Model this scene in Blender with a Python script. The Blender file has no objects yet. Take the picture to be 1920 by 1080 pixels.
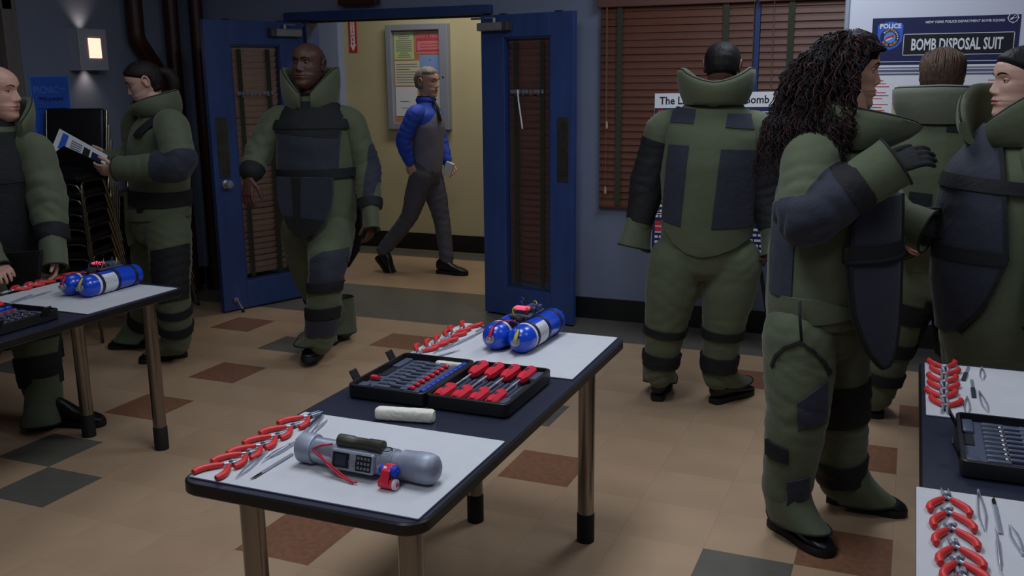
import bpy, bmesh, math, random
import numpy as np
from mathutils import Vector, Matrix
from mathutils import noise as mnoise
random.seed(7); RNG = np.random.default_rng(7)
S = bpy.context.scene
COL = S.collection
# ---------------------------------------------------------------- camera
FPX, YAW, PITCH, ROLL, CAMH = 1787.57, 0.394657, 0.218198, -0.009633, 1.61316
def cam_basis():
    cy, sy, cp, sp = math.cos(YAW), math.sin(YAW), math.cos(PITCH), math.sin(PITCH)
    fwd = np.array([-sy*cp, cy*cp, -sp]); right = np.array([cy, sy, 0.0]); up = np.cross(right, fwd)
    cr, sr = math.cos(ROLL), math.sin(ROLL)
    return cr*right+sr*up, -sr*right+cr*up, fwd
CR, CU, CF = cam_basis()
O0 = np.array([0, 0, CAMH])
cd = bpy.data.cameras.new('camera'); cam = bpy.data.objects.new('camera', cd); COL.objects.link(cam)
cam.matrix_world = Matrix(((CR[0], CU[0], -CF[0], 0), (CR[1], CU[1], -CF[1], 0), (CR[2], CU[2], -CF[2], CAMH), (0, 0, 0, 1)))
cd.sensor_width = 36.0; cd.lens = FPX*36/1920; cd.clip_start = .05
S.camera = cam
def ray(px, py): return CF + CR*((px-960)/FPX) - CU*((py-540)/FPX)
def onz(px, py, z): d = ray(px, py); return O0 + d*((z-CAMH)/d[2])
def ony(px, py, y): d = ray(px, py); return O0 + d*(y/d[1])
def onx(px, py, x): d = ray(px, py); return O0 + d*(x/d[0])
# ---------------------------------------------------------------- world, lights, exposure
S.view_settings.view_transform = 'Standard'; S.view_settings.look = 'None'
S.view_settings.exposure = 0.36; S.view_settings.gamma = 1.0; S.view_settings.use_curve_mapping = False
w = bpy.data.worlds.new('world'); S.world = w; w.use_nodes = True
w.node_tree.nodes['Background'].inputs[0].default_value = (.05, .06, .08, 1); w.node_tree.nodes['Background'].inputs[1].default_value = .15
def area(name, loc, sx, sy, power, col, rot=(0, 0, 0), spread=180):
    l = bpy.data.lights.new(name, 'AREA'); l.shape = 'RECTANGLE'; l.size = sx; l.size_y = sy; l.energy = power; l.color = col
    l.spread = math.radians(spread)
    o = bpy.data.objects.new(name, l); COL.objects.link(o); o.location = loc; o.rotation_euler = rot; return o
CEIL = 2.95
COOL = (.80, .88, 1.0); WARM = (1.0, .80, .55)
area('ceiling_lamp_light', (-1.15, 2.4, CEIL-.06), .6, 1.2, 23, COOL)
area('ceiling_lamp_light', (0.9, 2.4, CEIL-.06), .6, 1.2, 9, COOL)
area('ceiling_lamp_light', (-3.2, 3.3, CEIL-.06), .6, 1.2, 5.5, COOL)
area('ceiling_lamp_light', (-.55, 4.65, CEIL-.06), .6, 1.2, 18, COOL)
area('ceiling_lamp_light', (-1.0, 0.2, CEIL-.06), .6, 1.2, 14, COOL)
area('corridor_lamp_light', (-3.3, 7.1, CEIL-.06), 1.6, .4, 16, (1, .95, .88))
# ---------------------------------------------------------------- materials
def lin(c): c = c/255.0; return c/12.92 if c <= .04045 else ((c+.055)/1.055)**2.4
def C(r, g, b): return (lin(r), lin(g), lin(b), 1)
MATS = {}
def mat(name, col, rough=.6, metal=0, var=0, vscale=8, vcol=None, bump=0, bscale=60, stretch=None, emit=0, ecol=None, coat=0, spec=.5, alpha=1, sheen=0, trans=0, detail=4):
    m = bpy.data.materials.new(name); m.use_nodes = True; nt = m.node_tree; b = nt.nodes['Principled BSDF']; L = nt.links
    b.inputs['Base Color'].default_value = col; b.inputs['Roughness'].default_value = rough; b.inputs['Metallic'].default_value = metal
    b.inputs['Specular IOR Level'].default_value = spec; b.inputs['Coat Weight'].default_value = coat; b.inputs['Coat Roughness'].default_value = .15
    b.inputs['Alpha'].default_value = alpha; b.inputs['Sheen Weight'].default_value = sheen; b.inputs['Transmission Weight'].default_value = trans
    if emit: b.inputs['Emission Color'].default_value = ecol or col; b.inputs['Emission Strength'].default_value = emit
    if var or bump:
        tc = nt.nodes.new('ShaderNodeTexCoord'); mp = nt.nodes.new('ShaderNodeMapping'); L.new(tc.outputs['Object'], mp.inputs['Vector'])
        if stretch: mp.inputs['Scale'].default_value = stretch
    if var:
        n = nt.nodes.new('ShaderNodeTexNoise'); n.inputs['Scale'].default_value = vscale; n.inputs['Detail'].default_value = detail; L.new(mp.outputs[0], n.inputs['Vector'])
        r = nt.nodes.new('ShaderNodeMapRange'); r.inputs[1].default_value = .3; r.inputs[2].default_value = .7; L.new(n.outputs['Fac'], r.inputs[0])
        mx = nt.nodes.new('ShaderNodeMix'); mx.data_type = 'RGBA'; v2 = vcol or tuple(c*(1-var) for c in col[:3])+(1,)
        mx.inputs[6].default_value = col if vcol else tuple(min(1, c*(1+var*.6)) for c in col[:3])+(1,); mx.inputs[7].default_value = v2
        L.new(r.outputs[0], mx.inputs[0]); L.new(mx.outputs[2], b.inputs['Base Color'])
    if bump:
        n2 = nt.nodes.new('ShaderNodeTexNoise'); n2.inputs['Scale'].default_value = bscale; n2.inputs['Detail'].default_value = detail; L.new(mp.outputs[0], n2.inputs['Vector'])
        bp = nt.nodes.new('ShaderNodeBump'); bp.inputs['Strength'].default_value = bump; bp.inputs['Distance'].default_value = .01
        L.new(n2.outputs['Fac'], bp.inputs['Height']); L.new(bp.outputs[0], b.inputs['Normal'])
    MATS[name] = m; return m
M_ = MATS
mat('wall_paint', C(124, 134, 158), .55, var=.06, vscale=2, bump=.05, bscale=90)
mat('left_wall_paint', C(122, 130, 150), .6, var=.06, vscale=2, bump=.05, bscale=90)
mat('ceiling_paint', C(190, 190, 186), .9)
mat('corridor_paint', C(194, 184, 145), .6, var=.05, vscale=2.5, bump=.05, bscale=90)
mat('pilaster_paint', C(150, 165, 200), .6, var=.05, vscale=3)
mat('baseboard_black', C(20, 21, 20), .5, var=.1)
mat('tile_tan', C(186, 156, 126), .36, var=.09, vscale=3, bump=.04, bscale=5, spec=.45)
mat('tile_tan_dark', C(184, 153, 123), .36, var=.10, vscale=3, bump=.04, bscale=5, spec=.45)
mat('tile_brown', C(140, 98, 74), .36, var=.22, vscale=40, bump=.04, bscale=5, spec=.45)
mat('tile_grey', C(104, 101, 92), .36, var=.10, vscale=12, bump=.04, bscale=5, spec=.45)
mat('tile_grout', C(110, 90, 70), .8)
mat('door_blue', C(50, 74, 130), .42, var=.14, vscale=3, stretch=(4, 4, 1), bump=.08, bscale=30)
mat('frame_blue', C(36, 58, 112), .45, var=.1, vscale=3)
mat('slat_wood', C(98, 52, 32), .5, var=.2, vscale=9, stretch=(1.5, 12, 30), bump=.05, bscale=30)
mat('slat_wood_dark', C(150, 110, 100), .4, var=.2, vscale=9, stretch=(1.5, 12, 30))
mat('slat_wood_light', C(200, 168, 146), .45, var=.18, vscale=9, stretch=(1.5, 12, 30), bump=.05, bscale=30)
mat('valance_wood', C(104, 70, 60), .5, var=.15, vscale=6, stretch=(1, 6, 20))
mat('blind_tape', C(58, 62, 48), .9, var=.15, vscale=60)
mat('blind_cord', C(120, 95, 70), .8)
def glassmat(name, col, a, rough=.04):
    return mat(name, col, rough, alpha=a, spec=.6)
glassmat('door_glass', (.02, .02, .02, 1), .12); glassmat('case_glass', (.5, .55, .6, 1), .05)
mat('steel', C(165, 165, 168), .35, .5, var=.1, vscale=30); mat('steel_dark', C(90, 90, 92), .4, .5, var=.1, vscale=30)
mat('chrome', C(138, 132, 126), .2, 1); mat('chair_chrome', C(150, 142, 125), .22, 1)
mat('push_plate_bronze', C(74, 72, 66), .5, .6, var=.3, vscale=20)
mat('black_plastic', C(22, 22, 24), .45); mat('black_rubber', C(14, 14, 14), .7); mat('black_vinyl', C(20, 22, 30), .38, var=.1, vscale=60, bump=.05, bscale=200)
mat('table_top', C(34, 38, 56), .36, var=.08, vscale=6, spec=.8); mat('table_edge', C(16, 16, 18), .35)
mat('mat_grey', C(196, 196, 200), .85, var=.03, vscale=14, bump=.1, bscale=300); mat('mat_back', C(60, 62, 92), .8)
mat('red_rubber', C(216, 52, 52), .42, var=.08, vscale=60); mat('red_bright', C(222, 44, 64), .35); mat('tool_steel', C(178, 182, 196), .3, .55); mat('tool_dark', C(62, 66, 82), .4, .4)
mat('blue_plastic', C(20, 62, 190), .4); mat('tray_grey', C(80, 87, 106), .36, var=.06, vscale=20, bump=.03, bscale=20)
mat('bomb_blue', C(18, 70, 200), .25, coat=.4); mat('label_white', C(215, 215, 222), .6, var=.05, vscale=40); mat('band_dark', C(22, 24, 40), .5)
mat('pipe_maroon', C(58, 20, 18), .45, var=.2, vscale=6)
mat('putty', C(226, 222, 208), .8, var=.05, vscale=30, bump=.5, bscale=70)
mat('galv', C(176, 182, 198), .3, .5, var=.12, vscale=20, bump=.06, bscale=60); mat('galv_cap', C(156, 162, 178), .5, .35, var=.15, vscale=30, bump=.12, bscale=50)
mat('wire_red', C(196, 26, 52), .4); mat('wire_yellow', C(200, 180, 70), .5); mat('wire_blue', C(40, 60, 140), .5); mat('wire_black', C(20, 20, 30), .5)
mat('led_red', C(255, 90, 115), .4, emit=.5, ecol=C(255, 90, 120)); mat('board_grey', C(90, 96, 110), .5, .3, var=.4, vscale=120)
mat('ink_black', C(24, 26, 34), .8); mat('ink_grey', C(110, 112, 120), .8); mat('ink_red', C(196, 36, 44), .7); mat('white_paper', C(226, 228, 232), .8); mat('paper_cream', C(216, 212, 180), .8)
mat('paper_green', C(196, 214, 140), .8); mat('paper_pink', C(226, 120, 130), .8); mat('paper_blue', C(130, 165, 225), .8); mat('cork', C(186, 128, 76), .9, var=.2, vscale=80)
mat('alu_frame', C(160, 166, 180), .4, .3, var=.05); mat('poster_navy', C(22, 30, 80), .5); mat('poster_black', C(12, 14, 26), .5); mat('poster_blue', C(52, 100, 208), .55, var=.08, vscale=10)
mat('poster_gold', C(206, 150, 60), .6); mat('poster_tan', C(186, 170, 130), .7); mat('poster_sky', C(90, 140, 215), .6); mat('skin_print', C(96, 66, 58), .7); mat('poster_slate', C(96, 100, 128), .6)
mat('whiteboard', C(214, 218, 232), .4); mat('foam_edge', C(190, 196, 214), .6)
mat('sconce_metal', C(170, 170, 182), .5, .1); mat('lamp_glow', C(255, 205, 175), .5, emit=1.1, ecol=C(255, 205, 178))
mat('door_wood', C(120, 78, 42), .5, var=.2, vscale=5, stretch=(6, 6, 1)); mat('frame_taupe', C(112, 106, 104), .6)
# ---------------------------------------------------------------- mesh helpers
class G:
    """collects vertices and faces of one part"""
    def __init__(s): s.V = []; s.F = []; s.M = []; s.cur = 0
    def add(s, V, F):
        o = len(s.V); s.V += [tuple(map(float, v)) for v in V]; s.F += [tuple(i+o for i in f) for f in F]; s.M += [s.cur]*len(F); return s
    def slot(s, i): s.cur = i; return s
    def box(s, c, size, R=None):
        h = np.array(size)/2; P = np.array([(x, y, z) for x in (-1, 1) for y in (-1, 1) for z in (-1, 1)], float)*h
        if R is not None: P = P @ np.array(R).T
        return s.add(P+np.array(c), [(0, 1, 3, 2), (4, 6, 7, 5), (0, 4, 5, 1), (2, 3, 7, 6), (0, 2, 6, 4), (1, 5, 7, 3)])
    def bx(s, x0, x1, y0, y1, z0, z1): return s.box(((x0+x1)/2, (y0+y1)/2, (z0+z1)/2), (x1-x0, y1-y0, z1-z0))
    def rbox(s, c, size, r=.004, seg=2, R=None):
        bm = bmesh.new(); bmesh.ops.create_cube(bm, size=1); bmesh.ops.scale(bm, vec=Vector(size), verts=bm.verts)
        bmesh.ops.bevel(bm, geom=bm.edges[:], offset=min(r, min(size)*.49), segments=seg, profile=.5, affect='EDGES')
        P = np.array([v.co[:] for v in bm.verts]); bm.verts.index_update(); F = [tuple(v.index for v in f.verts) for f in bm.faces]; bm.free()
        if R is not None: P = P @ np.array(R).T
        return s.add(P+np.array(c), F)
    def rings(s, rings, cap=True, closed=True):
        n = len(rings[0]); V = [p for r in rings for p in r]; F = []
        for i in range(len(rings)-1):
            for j in range(n if closed else n-1):
                k = (j+1) % n; F.append((i*n+j, i*n+k, (i+1)*n+k, (i+1)*n+j))
        if cap: F.append(tuple(range(n))[::-1]); F.append(tuple(range((len(rings)-1)*n, len(rings)*n)))
        return s.add(V, F)
    def tube(s, path, r, n=10, cap=True, up=None):
        path = [np.array(p, float) for p in path]; m = len(path); rr = r if hasattr(r, '__len__') else [r]*m; R = []
        t0 = path[1]-path[0]; t0 /= np.linalg.norm(t0)+1e-12
        u = np.array(up, float) if up is not None else (np.array([0, 0, 1.]) if abs(t0[2]) < .9 else np.array([1., 0, 0]))
        for i in range(m):
            t = path[min(i+1, m-1)]-path[max(i-1, 0)]; t /= np.linalg.norm(t)+1e-12
            u = u-t*np.dot(u, t); u /= np.linalg.norm(u)+1e-12; v = np.cross(t, u)
            a = rr[i]; ra, rb = a if hasattr(a, '__len__') else (a, a)
            R.append([path[i]+u*ra*math.cos(2*math.pi*k/n)+v*rb*math.sin(2*math.pi*k/n) for k in range(n)])
        return s.rings(R, cap)
    def cyl(s, a, b, r0, r1=None, n=16): return s.tube([a, b], [r0, r0 if r1 is None else r1], n)
    def lathe(s, prof, base=(0, 0, 0), ax=(0, 0, 1), n=24):
        """prof: (radius, height) along ax"""
        ax = np.array(ax, float); ax /= np.linalg.norm(ax); b = np.array(base, float)
        return s.tube([b+ax*h for r, h in prof], [max(r, 1e-4) for r, h in prof], n) if all(prof[i][1] != prof[i+1][1] for i in range(len(prof)-1)) else s._lathe(prof, b, ax, n)
    def _lathe(s, prof, b, ax, n):
        u = np.array([0, 0, 1.]) if abs(ax[2]) < .9 else np.array([1., 0, 0]); u = u-ax*np.dot(u, ax); u /= np.linalg.norm(u); v = np.cross(ax, u)
        return s.rings([[b+ax*h+u*max(r, 1e-4)*math.cos(2*math.pi*k/n)+v*max(r, 1e-4)*math.sin(2*math.pi*k/n) for k in range(n)] for r, h in prof])
    def prism(s, poly, z0, z1):
        n = len(poly); return s.rings([[(x, y, z0) for x, y in poly], [(x, y, z1) for x, y in poly]])
    def quad(s, *p): return s.add(p, [tuple(range(len(p)))])
    def ell(s, c, r, nu=16, nv=10, R=None):
        V = []; F = []
        for i in range(nv+1):
            th = math.pi*i/nv
            for j in range(nu):
                ph = 2*math.pi*j/nu; V.append((math.sin(th)*math.cos(ph)*r[0], math.sin(th)*math.sin(ph)*r[1], math.cos(th)*r[2]))
        for i in range(nv):
            for j in range(nu): F.append((i*nu+j, (i+1)*nu+j, (i+1)*nu+(j+1) % nu, i*nu+(j+1) % nu))
        V = np.array(V)
        if R is not None: V = V @ np.array(R).T
        return s.add(V+np.array(c), F)
def rrect(x0, x1, y0, y1, r, n=5):
    P = []
    for cx, cy, a0 in ((x1-r, y1-r, 0), (x0+r, y1-r, 90), (x0+r, y0+r, 180), (x1-r, y0+r, 270)):
        for k in range(n+1): a = math.radians(a0+90*k/n); P.append((cx+r*math.cos(a), cy+r*math.sin(a)))
    return P
def rotz(a): c, s = math.cos(a), math.sin(a); return np.array([[c, -s, 0], [s, c, 0], [0, 0, 1.]])
def rot_axis(ax, a): return np.array(Matrix.Rotation(a, 3, Vector(ax)))
def empty(name, loc=(0, 0, 0), rz=0):
    o = bpy.data.objects.new(name, None); COL.objects.link(o); o.location = loc; o.rotation_euler = (0, 0, rz); o.empty_display_size = .05; return o
def tag(o, label=None, cat=None, group=None, kind=None):
    if label: o['label'] = label
    if cat: o['category'] = cat
    if group: o['group'] = group
    if kind: o['kind'] = kind
    return o
def obj(name, g, mats, parent=None, smooth=False, local=True, label=None):
    """link one mesh object; local=False: vertices are in world space and the parent chain is unrotated"""
    me = bpy.data.meshes.new(name)
    V = g.V if isinstance(g, G) else g[0]; F = g.F if isinstance(g, G) else g[1]
    if not local and parent is not None:
        base = Vector(parent.location); q = parent
        while q.parent: q = q.parent; base = base+Vector(q.location)
        V = np.array(V)-np.array(base)
    me.from_pydata([tuple(v) for v in V], [], [tuple(f) for f in F]); 
    ms = mats if isinstance(mats, (list, tuple)) else [mats]
    for m in ms: me.materials.append(M_[m] if isinstance(m, str) else m)
    if isinstance(g, G) and len(ms) > 1: me.polygons.foreach_set('material_index', g.M)
    bm = bmesh.new(); bm.from_mesh(me); bmesh.ops.recalc_face_normals(bm, faces=bm.faces); bm.to_mesh(me); bm.free()
    if smooth: me.shade_smooth() if smooth is True else me.set_sharp_from_angle(angle=math.radians(smooth)); 
    if smooth and smooth is not True:
        me.polygons.foreach_set('use_smooth', [True]*len(me.polygons)); me.set_sharp_from_angle(angle=math.radians(smooth))
    o = bpy.data.objects.new(name, me); COL.objects.link(o)
    if parent is not None: o.parent = parent
    if label: o['label'] = label
    return o
def copy_tree(o, parent=None):
    c = o.copy(); COL.objects.link(c)
    if parent is not None: c.parent = parent
    for ch in list(o.children): copy_tree(ch, c)
    return c
def struct(name, g, m, parent=None, smooth=False):
    o = obj(name, g, m, parent, smooth)
    if parent is None: o['kind'] = 'structure'
    return o
FONTCACHE = {}
def text_geo(txt, size, bold=0.0, align='CENTER', sx=1.0):
    """flat lettering as polygons in the xz plane, facing -y"""
    cu = bpy.data.curves.new('lettering', 'FONT'); cu.body = txt; cu.size = size; cu.align_x = align; cu.align_y = 'CENTER'; cu.offset = bold; cu.resolution_u = 2
    o = bpy.data.objects.new('lettering', cu); COL.objects.link(o); bpy.context.view_layer.update()
    me = bpy.data.meshes.new_from_object(o.evaluated_get(bpy.context.evaluated_depsgraph_get()))
    V = [(v.co.x*sx, 0.0, v.co.y) for v in me.vertices]; F = [tuple(p.vertices) for p in me.polygons]
    bpy.data.objects.remove(o); bpy.data.meshes.remove(me); bpy.data.curves.remove(cu)
    return V, F
ORD = ['first', 'second', 'third', 'fourth', 'fifth', 'sixth', 'seventh', 'eighth', 'ninth', 'tenth', 'eleventh', 'twelfth', 'thirteenth']
# ================================================================= the room
YB = 6.03; XL = -5.2
T = .305; TX, TY = -3.61478, 3.98392      # origin of the tile grid
# floor: base slab with tiles laid on it as children
fb = G().bx(-6.4, 3.2, -2.2, 8.1, -.06, -.004); floor = struct('floor', fb, 'tile_grout')
special = {(0, 0): 'b', (0, -2): 'b', (7, -2): 'b', (11, 0): 'b', (0, -4): 'g', (1, -5): 'g', (5, -5): 'b', (-2, 3): 'b', (10, -4): 'g', (2, 3): 'b', (0, 2): 'g', (6, 0): 'g',
           (9, 3): 'b', (11, -3): 'b', (9, -6): 'b', (3, 0): 't', (12, 2): 'b', (-3, 1): 'b', (-4, -1): 'g', (4, 1): 't', (6, 2): 't'}
def tile_mesh(m):
    g = G().bx(-T/2+.0002, T/2-.0002, -T/2+.0002, T/2-.0002, -.004, 0)
    me = bpy.data.meshes.new('tile'); me.from_pydata(g.V, [], g.F); me.materials.append(M_[m])
    bm = bmesh.new(); bm.from_mesh(me); bmesh.ops.recalc_face_normals(bm, faces=bm.faces); bm.to_mesh(me); bm.free(); return me
TM = {'t': tile_mesh('tile_tan'), 'd': tile_mesh('tile_tan_dark'), 'b': tile_mesh('tile_brown'), 'g': tile_mesh('tile_grey')}
cells = []
for i in range(-9, 23):
    for j in range(-20, 14):
        x, y = TX+(i+.5)*T, TY+(j+.5)*T
        if x < XL-.9 or x > 3.1 or y < -2 or y > 8.0: continue
        k = special.get((i, j), 't' if (i*7+j*13) % 5 else 'd')
        if j in (5, 6, 7): k = 'g'
        if j >= 12: k = 'g'
        d = np.array([x, y, 0])-O0; z = d@CF; px, py = 960+FPX*(d@CR)/z, 540-FPX*(d@CU)/z
        vis = z > .3 and -60 < px < 1980 and 440 < py < 1130
        cells.append((0 if vis and k != 't' and k != 'd' else 1 if vis else 2, z, x, y, k))
cells.sort(); rest = G(); nt_ = 0
for vis, z, x, y, k in cells:
    if vis < 2 and nt_ < 298:
        o = bpy.data.objects.new('tile', TM[k]); COL.objects.link(o); o.parent = floor; o.location = (x, y, 0); nt_ += 1
    else:
        rest.slot({'t': 0, 'd': 1, 'b': 2, 'g': 3}[k]); rest.bx(x-T/2+.0002, x+T/2-.0002, y-T/2+.0002, y+T/2-.0002, -.004, 0)
o = obj('tile', rest, ['tile_tan', 'tile_tan_dark', 'tile_brown', 'tile_grey'], floor); o['kind'] = 'stuff'
# walls
DX0, DX1, DZ = -4.10, -2.70, 2.02          # double door opening
WX0, WX1, WZ0, WZ1 = -1.88, 1.35, .76, 2.32
g = G()
g.bx(XL-.15, DX0-.05, YB, YB+.15, 0, 3); g.bx(DX0-.05, DX1+.05, YB, YB+.15, DZ+.05, 3); g.bx(DX1+.05, WX0, YB, YB+.15, 0, 3)
g.bx(WX0, WX1, YB, YB+.15, 0, WZ0); g.bx(WX0, WX1, YB, YB+.15, WZ1, 3); g.bx(WX1, 3.2, YB, YB+.15, 0, 3)
struct('wall_back', g, 'wall_paint')
LDY0, LDY1, LDZ = 3.45, 4.38, 2.04
g = G(); g.bx(XL-.15, XL, -2.2, LDY0, 0, 3); g.bx(XL-.15, XL, LDY1, YB, 0, 3); g.bx(XL-.15, XL, LDY0, LDY1, LDZ, 3); struct('wall_left', g, 'left_wall_paint')
struct('wall_right', G().bx(3.05, 3.2, -2.2, YB, 0, 3), 'wall_paint'); struct('wall_front', G().bx(XL-.15, 3.2, -2.2, -2.05, 0, 3), 'wall_paint')
struct('ceiling', G().bx(-6.4, 3.2, -2.2, 8.2, CEIL, CEIL+.1), 'ceiling_paint')
# corridor behind the door
struct('wall_corridor', G().bx(-6.4, .3, 8.03, 8.15, 0, 3), 'corridor_paint')
struct('wall_corridor_end', G().bx(-6.45, -6.3, YB+.15, 8.03, 0, 3), 'corridor_paint'); struct('wall_corridor_right', G().bx(.2, .3, YB+.15, 8.03, 0, 3), 'corridor_paint')
struct('wall_pilaster', G().bx(-6.3, -5.055, 7.93, 8.03, 0, 3), 'pilaster_paint')
struct('baseboard_corridor', G().bx(-5.05, .2, 8.012, 8.03, 0, .155), 'baseboard_black')
struct('baseboard_back', G().bx(DX1+.05, 3.05, YB-.015, YB, 0, .145), 'baseboard_black')
struct('baseboard_left', G().bx(XL, XL+.015, LDY1+.12, YB-.02, 0, .145), 'baseboard_black'); struct('baseboard_far', G().bx(XL+.02, DX0-.06, YB-.015, YB, 0, .145), 'baseboard_black')
# door frame (blue header and jambs)
g = G(); g.rbox(((DX0+DX1)/2-.05, YB-.012, DZ+.03), (DX1-DX0+.24, .06, .06), .006); g.bx(DX0-.05, DX1+.05, YB-.01, YB+.15, DZ, DZ+.05); struct('trim_1', g, 'frame_blue')
g = G(); g.bx(DX0-.05, DX0, YB-.01, YB+.15, 0, DZ); g.bx(DX1, DX1+.05, YB-.01, YB+.15, 0, DZ); struct('trim_2', g, 'frame_blue')
g = G(); g.bx(DX0, DX1, YB+.06, YB+.1, DZ-.012, DZ-.0005); struct('trim_3', g, 'steel_dark')
# ---- door leaves
def door_leaf(name, A, B, side, slat_m, plate_x, label):
    """A hinge, B free edge; local u runs A->B, local -v faces the camera"""
    A = np.array(A); B = np.array(B); d = B-A; L = np.linalg.norm(d); d = d/L
    # want local x = u*s so that visible side is local -y
    flip = -1 if side == 'L' else 1
    rz = math.atan2(d[1]*flip, d[0]*flip)
    root = empty(name, (A[0], A[1], 0), rz); tag(root, kind='structure')
    def ux(u): return u*flip
    th = .044; z0, z1 = .012, 2.005
    gu0, gu1, gz0, gz1 = (.20, .592, .205, 1.845) if side == 'L' else (.186, .545, .205, 1.862)
    def slab(u0, u1, a, b):
        x0, x1 = sorted((ux(u0), ux(u1))); return G().rbox(((x0+x1)/2, 0, (a+b)/2), (x1-x0, th, b-a), .003)
    obj('hinge_stile', slab(0, gu0, z0, z1), 'door_blue', root); obj('lock_stile', slab(gu1, L, z0, z1), 'door_blue', root)
    obj('bottom_rail', slab(gu0, gu1, z0, gz0), 'door_blue', root); obj('top_rail', slab(gu0, gu1, gz1, z1), 'door_blue', root)
    x0, x1 = sorted((ux(gu0), ux(gu1)))
    g = G()
    for a, b, c2, d2 in ((x0, x1, gz0, gz0+.012), (x0, x1, gz1-.012, gz1), (x0, x0+.012, gz0, gz1), (x1-.012, x1, gz0, gz1)): g.bx(a, b, -.016, .016, c2, d2)
    obj('glazing_bead', g, 'frame_blue', root)
    obj('pane', G().bx(x0+.012, x1-.012, -.004, 0, gz0+.012, gz1-.012), 'door_glass', root)
    # blind behind the glass
    bl = obj('blind_rail', G().rbox(((x0+x1)/2, .034, gz1-.02), (x1-x0-.01, .03, .035), .004), slat_m, root)
    n = int((gz1-gz0-.05)/.0425); sm = None
    for k in range(n):
        z = gz1-.055-k*.0425
        if sm is None:
            g = G(); t = math.radians(62); hw = .0235
            pr = [(-hw*math.cos(t), -hw*math.sin(t)), (0, .003), (hw*math.cos(t), hw*math.sin(t))]
            g.rings([[(xx, .034-py-.0015, pz) for py, pz in pr]+[(xx, .034-py+.0015, pz) for py, pz in pr[::-1]] for xx in (x0+.008, x1-.008)])
            o = obj('slat', g, slat_m, root); o.location = (0, 0, z); sm = o.data
        else:
            o = bpy.data.objects.new('slat', sm); COL.objects.link(o); o.parent = root; o.location = (0, 0, z)
        o.rotation_euler = (random.uniform(-.05, .05), 0, random.uniform(-.004, .004))
    for f in (.2, .78):
        xx = x0+(x1-x0)*f; obj('blind_tape', G().bx(xx-.016, xx+.016, .006, .0085, gz0+.02, gz1-.03), 'blind_tape', root)
    # worn marks of lettering on the glass
    g = G()
    for i in range(9):
        xa = x0+.04+i*(x1-x0-.09)/9; g.bx(xa, xa+.02+.008*(i % 3 == 0), -.0062, -.0045, 1.505, 1.53)
        if i % 2: g.bx(xa, xa+.02, -.0062, -.0045, 1.495, 1.5)
    obj('lettering', g, 'ink_grey', root)
    # hardware
    px = ux(plate_x)
    obj('push_plate', G().rbox((px, -th/2-.002, 1.155), (.085, .004, .41), .0018), 'push_plate_bronze', root)
    g = G()
    for a in (-.033, .033):
        for b in (.965, 1.155, 1.345): g.cyl((px+a, -th/2-.0035, b), (px+a, -th/2-.006, b), .004, n=8)
    obj('screw', g, 'steel_dark', root)
    if side == 'L':
        g = G().lathe([(.030, 0), (.030, .006), (.012, .012), (.012, .03), (.026, .036), (.03, .05), (.022, .064), (.0, .068)], (px-.0, -th/2, .905), (0, -1, 0), 20); obj('knob', g, 'steel', root, smooth=40)
    # closer
    cx = ux(.17) if side == 'L' else ux(.13); w_ = .25
    cl = obj('door_closer', G().rbox((cx, -th/2-.028, 1.93), (w_, .055, .052), .008), 'steel', root)
    obj('end_cap', G().rbox((cx+flip*(w_/2-.02) if side == 'R' else cx+flip*(w_/2-.02), -th/2-.029, 1.93), (.045, .06, .056), .006), 'steel_dark', cl)
    g = G().cyl((cx, -th/2-.028, 1.955), (cx, -th/2-.028, 1.985), .012); 
    g.tube([(cx, -th/2-.028, 1.982), (cx-flip*.03, -th/2-.02, 1.985), (cx-flip*(w_*.5+.12), -th/2+.05, 1.99)], .007, 8)
    obj('closer_arm', g, 'steel', cl, smooth=40)
    # flip-down door stop
    sx_ = ux(L-.09)
    g = G().rbox((sx_, -th/2-.008, .085), (.035, .016, .03), .004); g.tube([(sx_, -th/2-.02, .09), (sx_+.008, -th/2-.035, .06), (sx_+.02, -th/2-.055, .02)], .007, 8); ds = obj('door_stop', g, 'steel', root, smooth=40)
    obj('rubber_tip', G().cyl((sx_+.019, -th/2-.053, .024), (sx_+.022, -th/2-.058, .001), .011), 'black_rubber', ds)
    if side == 'R':
        g = G().tube([(x0+.10, -.012, 1.53), (x0+.105, -.010, 1.46), (x0+.135, -.010, 1.28)], .005, 8); obj('blind_wand', g, 'white_paper', root)
    g = G()
    for u in (.17, .60): g.bx(ux(u)-.02, ux(u)+.02, -.02, .02, z1, z1+.007)
    obj('top_pin', g, 'black_plastic', root)
    tag(root, label)
    return root
door_leaf('door_1', (-4.12, 5.985), (-4.40, 5.255), 'L', 'slat_wood_light', .70, 'left blue door leaf standing open, with glass, wooden blind and round knob')
door_leaf('door_2', (-2.665, 5.94), (-1.965, 5.775), 'R', 'slat_wood_dark', .645, 'right blue door leaf folded back, with glass and dark wooden blind')
# ---- side door at the far left
g = G(); g.rbox((XL+.01, LDY1+.045, 1.07), (.06, .10, 2.15), .006); g.rbox((XL+.01, LDY0-.045, 1.07), (.06, .10, 2.15), .006); g.rbox((XL+.01, (LDY0+LDY1)/2, LDZ+.05), (.06, LDY1-LDY0+.18, .10), .006)
g.rbox((XL+.035, LDY1+.08, 1.08), (.02, .03, 2.17), .004); struct('trim_4', g, 'frame_taupe')
d3 = empty('door_3', (XL-.06, LDY1, 0)); tag(d3, 'brown wooden door in a grey frame at the far left', kind='structure')
obj('door_panel', G().rbox((0, -(LDY1-LDY0)/2, LDZ/2), (.045, LDY1-LDY0-.006, LDZ-.01), .003), 'door_wood', d3)
obj('notice', G().bx(.0235, .026, -.33, -.05, 1.35, 1.75), 'ink_red', d3); obj('notice_frame', G().bx(.0236, .03, -.05, -.03, 1.33, 1.77), 'steel', d3)
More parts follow.
